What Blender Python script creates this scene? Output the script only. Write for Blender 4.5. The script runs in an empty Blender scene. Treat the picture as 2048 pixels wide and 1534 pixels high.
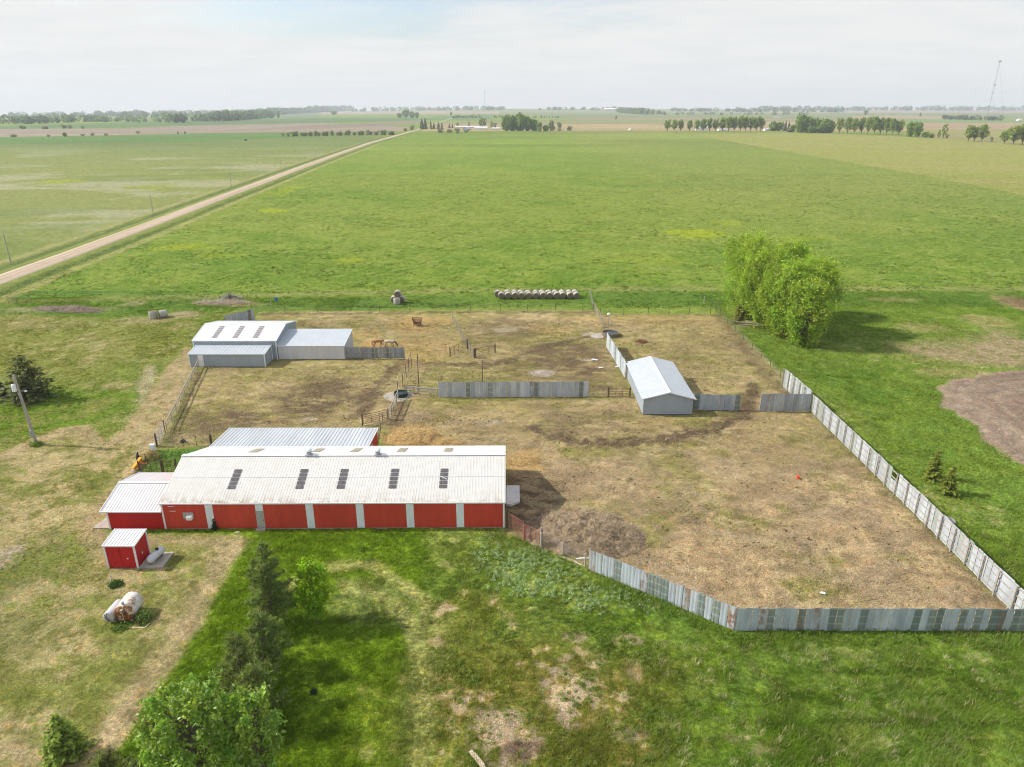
import bpy, math, random
import numpy as np
from mathutils import Vector, Matrix
R = math.radians
rng = np.random.default_rng(7)
random.seed(7)
scene = bpy.context.scene
COL = scene.collection

# ------------------------------------------------------------------ camera model (drone, 40 m up)
FPX, CH = 1420.0, 40.0
PITCH = math.atan(552 / FPX)
_c, _s = math.cos(PITCH), math.sin(PITCH)

def terr(x, y):
    """height of the land: flat round the farm, rolling gently far out"""
    a = x / np.maximum(y, 1.0)
    yh = np.interp(a, [-0.8, -0.72, -0.36, 0.0, 0.36, 0.72, 0.8], [225, 224, 218, 210.5, 212, 214, 214.5])
    k = (215 - yh) / FPX
    return k * np.maximum(0.0, y - 2200.0) * 1.28

def at(px, py, z=0.0):
    """the spot on the land that a photo pixel looks at, in metres"""
    a = (px - 1024) / FPX; b = (767 - py) / FPX
    dx, dy, dz = a, _c + b * _s, -_s + b * _c
    zz = z
    for _ in range(25):
        t = (zz - CH) / dz
        zn = z + float(terr(t * dx, t * dy))
        zz = 0.5 * zz + 0.5 * zn
    t = (zz - CH) / dz
    return Vector((t * dx, t * dy, zz))

def at2(px, py, z=0.0):
    v = at(px, py, z); return (v.x, v.y)

# ------------------------------------------------------------------ naming helpers
def tag(o, label=None, cat=None, group=None, kind=None):
    if label: o['label'] = label
    if cat: o['category'] = cat
    if group: o['group'] = group
    if kind: o['kind'] = kind
    return o

def empty(name, loc=(0, 0, 0), rz=0.0, label=None, cat=None, group=None):
    o = bpy.data.objects.new(name, None); COL.objects.link(o)
    o.location = loc; o.rotation_euler = (0, 0, rz)
    o.empty_display_size = 0.2
    return tag(o, label, cat, group)

def dup(root, loc=None, rz=None, label=None, group=None, scale=None, parent=None):
    r = root.copy(); COL.objects.link(r)
    if parent is not None: r.parent = parent
    for ch in [c for c in bpy.data.objects if c.parent == root]:
        dup(ch, parent=r)
    if loc is not None: r.location = loc
    if rz is not None: r.rotation_euler = (0, 0, rz)
    if scale is not None: r.scale = scale if hasattr(scale, '__len__') else (scale,) * 3
    if label: r['label'] = label
    if group: r['group'] = group
    return r

ORD = ['first', 'second', 'third', 'fourth', 'fifth', 'sixth', 'seventh', 'eighth', 'ninth', 'tenth', 'eleventh', 'twelfth',
       'thirteenth', 'fourteenth', 'fifteenth', 'sixteenth', 'seventeenth', 'eighteenth', 'nineteenth', 'twentieth']

# ------------------------------------------------------------------ mesh builders
class MB:
    def __init__(s):
        s.v = []; s.f = []; s.c = []; s.anyc = False
    def face(s, pts, col=None):
        i = len(s.v); s.v += [tuple(p) for p in pts]; s.f.append(tuple(range(i, i + len(pts)))); s.c.append(col)
        if col is not None: s.anyc = True
    def box(s, c, size, rz=0.0, col=None, ry=0.0, rx=0.0):
        M = Matrix.Translation(Vector(c)) @ Matrix.Rotation(rz, 4, 'Z') @ Matrix.Rotation(ry, 4, 'Y') @ Matrix.Rotation(rx, 4, 'X')
        hx, hy, hz = size[0] / 2, size[1] / 2, size[2] / 2
        P = [M @ Vector((x, y, z)) for z in (-hz, hz) for y in (-hy, hy) for x in (-hx, hx)]
        i = len(s.v); s.v += [tuple(p) for p in P]
        for q in ((0, 2, 3, 1), (4, 5, 7, 6), (0, 1, 5, 4), (2, 6, 7, 3), (0, 4, 6, 2), (1, 3, 7, 5)):
            s.f.append(tuple(i + k for k in q)); s.c.append(col)
        if col is not None: s.anyc = True
    def beam(s, p0, p1, w, h, col=None, up=(0, 0, 1)):
        p0 = Vector(p0); p1 = Vector(p1); d = (p1 - p0).normalized(); up = Vector(up)
        if abs(d.dot(up)) > 0.95: up = Vector((0, 1, 0))
        a = d.cross(up).normalized() * (w / 2); b = a.cross(d).normalized() * (h / 2)
        i = len(s.v)
        for p in (p0, p1):
            for (u, v) in ((-1, -1), (1, -1), (1, 1), (-1, 1)):
                s.v.append(tuple(p + a * u + b * v))
        for q in ((0, 3, 2, 1), (4, 5, 6, 7), (0, 1, 5, 4), (1, 2, 6, 5), (2, 3, 7, 6), (3, 0, 4, 7)):
            s.f.append(tuple(i + k for k in q)); s.c.append(col)
        if col is not None: s.anyc = True
    def tube(s, pts, rad, n=8, col=None, caps=True):
        pts = [Vector(p) for p in pts]
        if not hasattr(rad, '__len__'): rad = [rad] * len(pts)
        i0 = len(s.v); prev = None
        for k, p in enumerate(pts):
            d = (pts[min(k + 1, len(pts) - 1)] - pts[max(k - 1, 0)]).normalized()
            if prev is None:
                a = d.cross(Vector((0, 0, 1)))
                if a.length < 0.1: a = d.cross(Vector((0, 1, 0)))
            else:
                a = prev - d * prev.dot(d)
            a.normalize(); b = d.cross(a); prev = a
            for j in range(n):
                t = 2 * math.pi * j / n
                s.v.append(tuple(p + (a * math.cos(t) + b * math.sin(t)) * rad[k]))
        for k in range(len(pts) - 1):
            for j in range(n):
                j2 = (j + 1) % n
                s.f.append((i0 + k * n + j, i0 + k * n + j2, i0 + (k + 1) * n + j2, i0 + (k + 1) * n + j)); s.c.append(col)
        if caps:
            s.f.append(tuple(i0 + j for j in reversed(range(n)))); s.c.append(col)
            e = i0 + (len(pts) - 1) * n
            s.f.append(tuple(e + j for j in range(n))); s.c.append(col)
        if col is not None: s.anyc = True
    def lathe(s, prof, n=20, loc=(0, 0, 0), col=None):
        i0 = len(s.v); L = Vector(loc)
        for (r, z) in prof:
            for j in range(n):
                t = 2 * math.pi * j / n
                s.v.append((L.x + r * math.cos(t), L.y + r * math.sin(t), L.z + z))
        for k in range(len(prof) - 1):
            for j in range(n):
                j2 = (j + 1) % n
                s.f.append((i0 + k * n + j, i0 + k * n + j2, i0 + (k + 1) * n + j2, i0 + (k + 1) * n + j)); s.c.append(col)
        if col is not None: s.anyc = True
    def build(s, name, mat, parent=None, smooth=False, loc=None):
        me = bpy.data.meshes.new(name)
        me.from_pydata(s.v, [], s.f)
        if s.anyc:
            at_ = me.color_attributes.new('Col', 'FLOAT_COLOR', 'CORNER')
            buf = []
            for f, c in zip(s.f, s.c):
                c = c or (0.5, 0.5, 0.5, 0)
                if len(c) == 3: c = (*c, 0.0)
                buf += list(c) * len(f)
            at_.data.foreach_set('color', buf)
        if smooth:
            me.polygons.foreach_set('use_smooth', [True] * len(me.polygons))
        me.materials.append(mat); me.update()
        o = bpy.data.objects.new(name, me); COL.objects.link(o)
        if parent is not None: o.parent = parent
        if loc is not None: o.location = loc
        return o

def np_mesh(name, V, n_per, mat, parent=None, col=None, smooth=False):
    """many loose little faces of n_per corners each; V is (N*n_per,3); col is per vertex (N*n_per,3)"""
    nv = len(V); nf = nv // n_per
    me = bpy.data.meshes.new(name)
    me.vertices.add(nv); me.vertices.foreach_set('co', np.ascontiguousarray(V, dtype=np.float32).ravel())
    me.loops.add(nv); me.loops.foreach_set('vertex_index', np.arange(nv, dtype=np.int32))
    me.polygons.add(nf)
    me.polygons.foreach_set('loop_start', np.arange(0, nv, n_per, dtype=np.int32))
    me.polygons.foreach_set('loop_total', np.full(nf, n_per, dtype=np.int32))
    me.update(calc_edges=True)
    if col is not None:
        a = me.color_attributes.new('Col', 'FLOAT_COLOR', 'POINT')
        c = np.ones((nv, 4), np.float32); c[:, :3] = col
        a.data.foreach_set('color', c.ravel())
    me.materials.append(mat)
    o = bpy.data.objects.new(name, me); COL.objects.link(o)
    if parent is not None: o.parent = parent
    return o

def unit(a):
    return a / np.maximum(np.linalg.norm(a, axis=-1, keepdims=True), 1e-9)

# ------------------------------------------------------------------ numpy noise
def _h(ix, iy, s):
    n = (ix.astype(np.int64) * 374761393 + iy.astype(np.int64) * 668265263 + s * 974634777) & 0xffffffff
    n = ((n ^ (n >> 13)) * 1274126177) & 0xffffffff
    n = ((n ^ (n >> 15)) * 2246822519) & 0xffffffff
    return ((n ^ (n >> 16)) & 0xffffff) / float(0xffffff)
def vn(x, y, s=0):
    ix = np.floor(x); iy = np.floor(y); fx = x - ix; fy = y - iy
    fx = fx * fx * (3 - 2 * fx); fy = fy * fy * (3 - 2 * fy)
    a = _h(ix, iy, s); b = _h(ix + 1, iy, s); c = _h(ix, iy + 1, s); d = _h(ix + 1, iy + 1, s)
    return (a * (1 - fx) + b * fx) * (1 - fy) + (c * (1 - fx) + d * fx) * fy
def fbm(x, y, sc, s=0, o=4):
    t = 0; amp = 1.0; tot = 0
    x = x / sc; y = y / sc
    for k in range(o):
        t = t + vn(x, y, s + k * 17) * amp; tot += amp; amp *= 0.55
        x, y = 2.03 * (x * 0.8 - y * 0.6) + 13.1, 2.03 * (x * 0.6 + y * 0.8) + 7.7
    return t / tot
def sst(a, b, x):
    t = np.clip((x - a) / (b - a), 0, 1); return t * t * (3 - 2 * t)
def sdf(x, y, poly):
    """signed distance to a polygon, below 0 inside"""
    P = np.array(poly); n = len(P)
    d = np.full(x.shape, 1e18); ins = np.zeros(x.shape, bool)
    for i in range(n):
        ax, ay = P[i]; bx, by = P[(i + 1) % n]
        ex, ey = bx - ax, by - ay; wx = x - ax; wy = y - ay
        t = np.clip((wx * ex + wy * ey) / (ex * ex + ey * ey + 1e-12), 0, 1)
        d = np.minimum(d, (wx - ex * t) ** 2 + (wy - ey * t) ** 2)
        cnd = ((ay <= y) & (by > y)) | ((by <= y) & (ay > y))
        xi = ax + (y - ay) / (ey if abs(ey) > 1e-12 else 1e-12) * ex
        ins ^= cnd & (x < xi)
    d = np.sqrt(d)
    return np.where(ins, -d, d)
def dline(x, y, pts):
    d = np.full(x.shape, 1e18)
    for (ax, ay), (bx, by) in zip(pts[:-1], pts[1:]):
        ex, ey = bx - ax, by - ay; wx = x - ax; wy = y - ay
        t = np.clip((wx * ex + wy * ey) / (ex * ex + ey * ey + 1e-12), 0, 1)
        d = np.minimum(d, (wx - ex * t) ** 2 + (wy - ey * t) ** 2)
    return np.sqrt(d)
PXP = lambda pts: [at2(*p) for p in pts]

# ------------------------------------------------------------------ materials
def new_mat(name):
    m = bpy.data.materials.new(name); m.use_nodes = True
    nt = m.node_tree; nt.nodes.clear()
    out = nt.nodes.new('ShaderNodeOutputMaterial')
    return m, nt, out
def N(nt, typ, **kw):
    n = nt.nodes.new(typ)
    for k, v in kw.items():
        if k.startswith('i_'):
            key = k[2:]
            n.inputs[int(key) if key.isdigit() else key.replace('_', ' ')].default_value = v
        else: setattr(n, k, v)
    return n
def mixc(nt, a, b, fac, mode='MIX'):
    m = nt.nodes.new('ShaderNodeMix'); m.data_type = 'RGBA'; m.blend_type = mode
    for sock, val in ((m.inputs[0], fac), (m.inputs[6], a), (m.inputs[7], b)):
        if hasattr(val, 'is_output'): nt.links.new(val, sock)
        elif hasattr(val, '__len__'): sock.default_value = (*val[:3], 1)
        else: sock.default_value = val
    return m.outputs[2]
def math_(nt, op, a, b=None, c=None, clamp=False):
    m = nt.nodes.new('ShaderNodeMath'); m.operation = op; m.use_clamp = clamp
    for i, val in enumerate((a, b, c)):
        if val is None: continue
        if hasattr(val, 'is_output'): nt.links.new(val, m.inputs[i])
        else: m.inputs[i].default_value = val
    return m.outputs[0]
def ramp(nt, fac, lo, hi, a=0.0, b=1.0):
    m = nt.nodes.new('ShaderNodeMapRange'); m.interpolation_type = 'SMOOTHSTEP'
    nt.links.new(fac, m.inputs[0]); m.inputs[1].default_value = lo; m.inputs[2].default_value = hi
    m.inputs[3].default_value = a; m.inputs[4].default_value = b
    return m.outputs[0]
def noise(nt, vec, scale, detail=4, rough=0.55, stretch=None):
    if stretch is not None:
        mp = N(nt, 'ShaderNodeMapping'); mp.inputs['Scale'].default_value = stretch
        nt.links.new(vec, mp.inputs[0]); vec = mp.outputs[0]
    n = N(nt, 'ShaderNodeTexNoise', i_Scale=scale, i_Detail=detail, i_Roughness=rough)
    nt.links.new(vec, n.inputs['Vector'])
    return n.outputs['Fac']
def surf(name, col=(.5, .5, .5), rough=0.7, metal=0.0, var=0.25, scale=3.0, stretch=None, dirt=None, dirt_amt=0.0,
         attr=False, rust=False, bump=0.0, spec=0.3):
    """paint, metal, wood, concrete: a base colour (or the mesh's own colours) broken up by noise, with dirt and rust"""
    m, nt, out = new_mat(name)
    b = N(nt, 'ShaderNodeBsdfPrincipled', i_Roughness=rough, i_Metallic=metal)
    b.inputs['Specular IOR Level'].default_value = spec
    tc = N(nt, 'ShaderNodeTexCoord'); vec = tc.outputs['Object']
    if attr:
        a = N(nt, 'ShaderNodeVertexColor', layer_name='Col'); base = a.outputs['Color']; alpha = a.outputs['Alpha']
    else: base = (*col, 1)
    n1 = noise(nt, vec, scale, 5, 0.6, stretch)
    v = ramp(nt, n1, 0.25, 0.75, 1 - var, 1 + var * 0.6)
    comb = N(nt, 'ShaderNodeCombineColor')
    for i in range(3): nt.links.new(v, comb.inputs[i])
    c = mixc(nt, base, comb.outputs[0], 1.0, 'MULTIPLY')
    if dirt is not None:
        n2 = noise(nt, vec, scale * 0.6, 6, 0.7, stretch)
        f = ramp(nt, n2, 0.5, 0.75, 0, dirt_amt)
        c = mixc(nt, c, dirt, f)
    if rust and attr:
        n3 = noise(nt, vec, 2.2, 6, 0.7, (1, 1, 0.5))
        f = math_(nt, 'MULTIPLY', alpha, ramp(nt, n3, 0.42, 0.6), clamp=True)
        c = mixc(nt, c, (0.27, 0.13, 0.06), f)
    nt.links.new(c, b.inputs['Base Color'])
    if bump:
        bp = N(nt, 'ShaderNodeBump', i_Strength=bump, i_Distance=0.03)
        nt.links.new(n1, bp.inputs['Height']); nt.links.new(bp.outputs[0], b.inputs['Normal'])
    nt.links.new(b.outputs[0], out.inputs[0])
    return m
def leafmat(name, trans=0.3, var=0.25, rough=0.6, gloss=0.04):
    m, nt, out = new_mat(name)
    a = N(nt, 'ShaderNodeVertexColor', layer_name='Col')
    geo = N(nt, 'ShaderNodeNewGeometry')
    d = N(nt, 'ShaderNodeBsdfDiffuse'); t = N(nt, 'ShaderNodeBsdfTranslucent'); g = N(nt, 'ShaderNodeBsdfGlossy', i_Roughness=0.45)
    nt.links.new(a.outputs['Color'], d.inputs[0])
    tc = mixc(nt, a.outputs['Color'], (1.0, 1.0, 0.45), 1.0, 'MULTIPLY')
    nt.links.new(tc, t.inputs[0])
    mx = N(nt, 'ShaderNodeMixShader', i_0=trans)
    nt.links.new(d.outputs[0], mx.inputs[1]); nt.links.new(t.outputs[0], mx.inputs[2])
    m2 = N(nt, 'ShaderNodeMixShader', i_0=gloss)
    nt.links.new(mx.outputs[0], m2.inputs[1]); nt.links.new(g.outputs[0], m2.inputs[2])
    nt.links.new(m2.outputs[0], out.inputs[0])
    return m
M = {}
M['leaf'] = leafmat('leaf', 0.5, gloss=0.015)
M['needle'] = leafmat('needle', 0.4, gloss=0.01)
M['shinyleaf'] = leafmat('shiny_leaf', 0.45, gloss=0.035)
M['blade'] = leafmat('grass_blade', 0.4, gloss=0.015)
M['strawm'] = leafmat('straw_stalk', 0.15, gloss=0.02)
M['bark'] = surf('bark', (0.16, 0.125, 0.09), 0.9, var=0.4, scale=6, stretch=(1, 1, 0.25), bump=0.4)
M['palewood'] = surf('bare_wood', (0.5, 0.42, 0.30), 0.85, var=0.3, scale=8)
M['greywood'] = surf('weathered_wood', (0.38, 0.345, 0.285), 0.9, var=0.4, scale=9, stretch=(1, 1, 0.2))
M['darkpost'] = surf('dark_post', (0.10, 0.08, 0.06), 0.9, var=0.4, scale=9)
M['red'] = surf('red_metal', (0.56, 0.062, 0.036), 0.5, var=0.12, scale=1.2, stretch=(1, 1, 0.2))
M['redfresh'] = surf('bright_red_metal', (0.50, 0.016, 0.020), 0.45, var=0.10, scale=1.0, stretch=(1, 1, 0.2))
M['white'] = surf('white_trim', (0.78, 0.78, 0.77), 0.5, var=0.08, scale=2)
M['bluewhite'] = surf('pale_metal_panel', (0.76, 0.80, 0.83), 0.45, var=0.10, scale=2, stretch=(1, 1, 0.3))
M['zinc'] = surf('zinc_roof', (0.47, 0.50, 0.52), 0.5, metal=0.0, var=0.16, scale=0.5, stretch=(1, 0.2, 1))
M['whiteroof'] = surf('white_roof', (0.64, 0.64, 0.635), 0.5, var=0.06, scale=0.5)
M['paleroof'] = surf('pale_grey_roof', (0.44, 0.475, 0.51), 0.5, var=0.07, scale=0.4)
M['greywall'] = surf('grey_metal_wall', (0.33, 0.375, 0.41), 0.55, var=0.10, scale=0.8, stretch=(1, 1, 0.2))
M['palewall'] = surf('pale_metal_wall', (0.56, 0.57, 0.58), 0.55, var=0.10, scale=0.8, stretch=(1, 1, 0.2))
M['skylight'] = surf('dark_skylight', (0.115, 0.105, 0.11), 0.35, var=0.35, scale=3)
M['tanlight'] = surf('tan_skylight', (0.33, 0.29, 0.20), 0.5, var=0.2, scale=4)
M['greymetal'] = surf('grey_metal', (0.33, 0.34, 0.36), 0.45, var=0.2, scale=6)
M['concrete'] = surf('concrete', (0.38, 0.34, 0.285), 0.9, var=0.25, scale=1.6, dirt=(0.25, 0.2, 0.15), dirt_amt=0.5)
M['paleconcrete'] = surf('pale_concrete', (0.62, 0.60, 0.57), 0.9, var=0.12, scale=1.6)
M['dark'] = surf('dark_metal', (0.03, 0.03, 0.035), 0.6, var=0.3, scale=5)
M['rustpipe'] = surf('rusty_pipe', (0.17, 0.085, 0.055), 0.8, var=0.4, scale=6)
M['redpipe'] = surf('faded_red_pipe', (0.36, 0.135, 0.10), 0.7, var=0.35, scale=6)
M['sheet'] = surf('fence_sheet', rough=0.5, metal=0.15, var=0.2, scale=1.5, stretch=(1, 1, 0.3), attr=True, rust=True)
M['attr'] = surf('mixed_paint', rough=0.7, var=0.2, scale=4, attr=True, rust=True)
M['wire'] = surf('fence_wire', (0.22, 0.21, 0.20), 0.6, var=0.2)
# ------------------------------------------------------------------ the land: colours of the ground (albedo, plus shade painted into the lawn), region by region
PEN = PXP([(1006, 1060), (1085, 1094), (1130, 1112), (1178, 1134), (1470, 1252), (2090, 1252), (2070, 1235), (2010, 1195), (1862, 1050),
           (1745, 935), (1628, 822), (1585, 772), (1506, 690), (1440, 627), (1205, 627), (1195, 620), (900, 620), (520, 624), (505, 640),
           (470, 655), (385, 738), (328, 880), (308, 895), (420, 893), (470, 860), (760, 860), (770, 900), (1000, 900)])
DRYLAWN = PXP([(0, 905), (120, 855), (180, 848), (215, 880), (250, 850), (290, 800), (330, 740), (375, 690), (395, 720), (325, 880), (305, 900),
               (280, 950), (205, 1040), (215, 1064), (480, 1070), (502, 1082), (470, 1120), (405, 1250), (300, 1400), (205, 1545), (-300, 1545), (-300, 905)])
YARD = PXP([(-400, 640), (60, 628), (230, 640), (480, 622), (520, 625), (400, 735), (330, 880), (310, 940), (200, 1060), (-400, 1500)])
RIGHTDIRT = PXP([(1878, 775), (1900, 760), (1960, 750), (2100, 742), (2300, 760), (2500, 1000), (2100, 945), (2048, 928), (1960, 860), (1905, 815)])
RIGHTDRY = PXP([(1790, 690), (1900, 690), (2000, 665), (2060, 668), (2300, 690), (2300, 720), (2060, 728), (1960, 725), (1850, 722)])
ROADPX = [(-420, 690), (-150, 615), (0, 559), (150, 505), (300, 449), (420, 403), (520, 366), (600, 336), (680, 307), (740, 286), (790, 272), (830, 261)]
ROAD = PXP(ROADPX) + PXP([(850, 254), (880, 244), (905, 236), (930, 229)])
YFIELD = PXP([(1385, 269), (1500, 290), (1700, 325), (1900, 360), (2048, 391), (2600, 480), (2600, 330), (2048, 290), (1840, 276), (1700, 268), (1540, 266)])
LEFTFIELD = [(-400.0, 20.0)] + [(x - 13, y) for x, y in ROAD[1:]] + [(-3500.0, 3000.0), (-3500.0, 20.0)]
FENCEROW = PXP([(-300, 605), (0, 604), (250, 597), (500, 590), (800, 584), (1000, 579), (1200, 577), (1500, 577), (2048, 578), (2500, 580)])
TRAILS = [  # (pixels, half width, strength)
    ([(1060, 852), (1095, 872), (1150, 884), (1230, 886), (1310, 882), (1390, 868), (1450, 848), (1488, 828), (1500, 805), (1505, 770)], 1.0, 0.95),
    ([(1500, 800), (1440, 850), (1340, 880)], 1.3, 0.5),
    ([(965, 735), (1010, 722), (1060, 705), (1110, 688), (1180, 672)], 0.8, 0.75),
    ([(820, 722), (890, 728), (965, 732), (1020, 720)], 0.9, 0.75),
    ([(806, 722), (770, 760), (740, 790), (720, 830)], 1.2, 0.8),
    ([(400, 745), (372, 800), (345, 860), (335, 885)], 0.5, 0.8),
    ([(1440, 632), (1500, 705), (1545, 765), (1590, 800)], 1.2, 0.55),
    ([(1650, 830), (1720, 905), (1790, 985), (1900, 1100), (2010, 1225)], 1.3, 0.45),
    ([(520, 628), (700, 627), (900, 624), (1190, 624)], 0.7, 0.6),
    ([(805, 800), (790, 850), (780, 870)], 0.7, 0.6),
    ([(1030, 900), (1150, 850), (1060, 800)], 1.0, 0.25),
]
DIRTSPOTS = [(1010, 655, 75, 22, .55), (1130, 720, 85, 40, .75), (1070, 735, 55, 25, .5), (1180, 770, 60, 22, .6), (640, 795, 90, 38, .8), (560, 830, 60, 22, .5),
             (440, 845, 70, 28, .7), (1190, 845, 110, 32, .45), (900, 860, 130, 40, .35), (1480, 700, 40, 30, .35), (1350, 735, 60, 22, .3),
             (1060, 1000, 75, 60, .85), (1120, 940, 60, 26, .35), (1330, 1030, 90, 40, .25), (1260, 1120, 60, 22, .4), (600, 655, 70, 14, .3),
             (730, 650, 60, 16, .3), (1480, 820, 55, 24, .6), (1700, 850, 50, 16, .4), (790, 850, 30, 22, .5), (1560, 900, 100, 40, .2), (1560, 1080, 90, 30, .25)]
GOLD = [(830, 872, 55, 24, 1), (850, 890, 75, 14, .9), (1045, 922, 48, 22, .9), (835, 648, 62, 16, .8), (770, 690, 60, 10, .8), (850, 700, 60, 22, .5),
        (730, 668, 40, 9, .45), (1290, 640, 140, 12, .25), (1110, 660, 40, 12, .3)]
YELLOW = [(545, 421, 30, 4, 1), (365, 494, 55, 6, .9), (690, 520, 28, 4, .8), (1392, 467, 50, 9, 1), (1455, 445, 40, 6, .5), (1600, 478, 60, 6, .5), (120, 363, 38, 4, .9),
          (305, 374, 45, 5, .5), (580, 378, 18, 5, .7), (440, 510, 45, 4, .5), (560, 385, 30, 4, .6), (1320, 520, 90, 6, .25), (250, 450, 60, 8, .3)]

def spots(x, y, L, nz, soft=0.35):
    t = np.zeros(x.shape)
    for (px, py, rx, ry, st) in L:
        c = at(px, py); ex = at(px + rx, py); ey = at(px, py - ry); ey2 = at(px, py + ry)
        wx = abs(ex.x - c.x); wy = max(0.3, (ey.y - ey2.y) / 2)
        d = np.sqrt(((x - c.x) / wx) ** 2 + ((y - c.y) / wy) ** 2) + (nz - 0.5) * 1.5
        t = np.maximum(t, st * sst(1.0 + soft, 1.0 - soft, d))
    return t

# far fields: strips of cropland, as pixel quads with their colour
FIELDS = [
    ([(-600, 316), (0, 276), (300, 271), (560, 262), (790, 262), (740, 285), (420, 392), (0, 540), (-600, 760)], (0.145, 0.195, 0.055)),
    ([(-600, 292), (0, 288), (380, 284), (700, 270), (690, 266), (560, 262), (300, 268), (0, 273), (-600, 285)], (0.10, 0.185, 0.04)),
    ([(-600, 276), (0, 274), (190, 271), (420, 266), (640, 264), (800, 262), (832, 254), (640, 246), (420, 250), (240, 257), (0, 258), (-600, 262)], (0.245, 0.205, 0.150)),
    ([(420, 262), (640, 250), (860, 241), (850, 246), (640, 258)], (0.20, 0.165, 0.12)),
    ([(-600, 262), (0, 258), (160, 257), (420, 250), (700, 245), (860, 240), (880, 236), (520, 236), (200, 246), (0, 252), (-600, 256)], (0.10, 0.17, 0.055)),
    ([(860, 240), (985, 239), (985, 228), (870, 232)], (0.11, 0.19, 0.05)),
    ([(840, 262), (1345, 262), (1340, 248), (1180, 246), (870, 249)], (0.31, 0.25, 0.13)),
    ([(870, 249), (1340, 248), (1700, 246), (1700, 240), (1150, 241), (890, 243)], (0.20, 0.215, 0.085)),
    ([(1150, 240), (1700, 239), (1700, 236), (1130, 236)], (0.24, 0.20, 0.12)),
    ([(1100, 236), (2300, 236), (2300, 226), (1060, 226)], (0.165, 0.21, 0.075)),
    ([(1340, 262), (1700, 262), (1700, 241), (1340, 246)], (0.31, 0.25, 0.135)),
    ([(1530, 262), (1850, 262), (1850, 254), (1530, 250)], (0.30, 0.24, 0.12)),
    ([(1840, 258), (2400, 259), (2400, 246), (1840, 246)], (0.31, 0.23, 0.14)),
    ([(1840, 246), (2400, 246), (2400, 238), (1800, 238)], (0.16, 0.23, 0.075)),
    ([(1700, 238), (1860, 238), (1960, 234), (1800, 231), (1700, 232)], (0.30, 0.24, 0.14)),
    ([(1840, 291), (2400, 330), (2400, 259), (1840, 258)], (0.24, 0.235, 0.085)),
    ([(640, 229), (1000, 228), (1000, 222), (640, 223)], (0.30, 0.25, 0.17)),
    ([(1000, 228), (1500, 226), (1500, 220), (1000, 221)], (0.20, 0.225, 0.11)),
    ([(1500, 226), (2300, 226), (2300, 220), (1500, 220)], (0.28, 0.24, 0.16)),
    ([(460, 240), (640, 236), (640, 224), (520, 226)], (0.13, 0.19, 0.075)),
]
CREEK = PXP([(-200, 290), (0, 288), (120, 287), (190, 283), (290, 280), (380, 274), (470, 270)])
DITCH = [(x + 8.5, y) for x, y in ROAD[:-3]]

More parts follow.
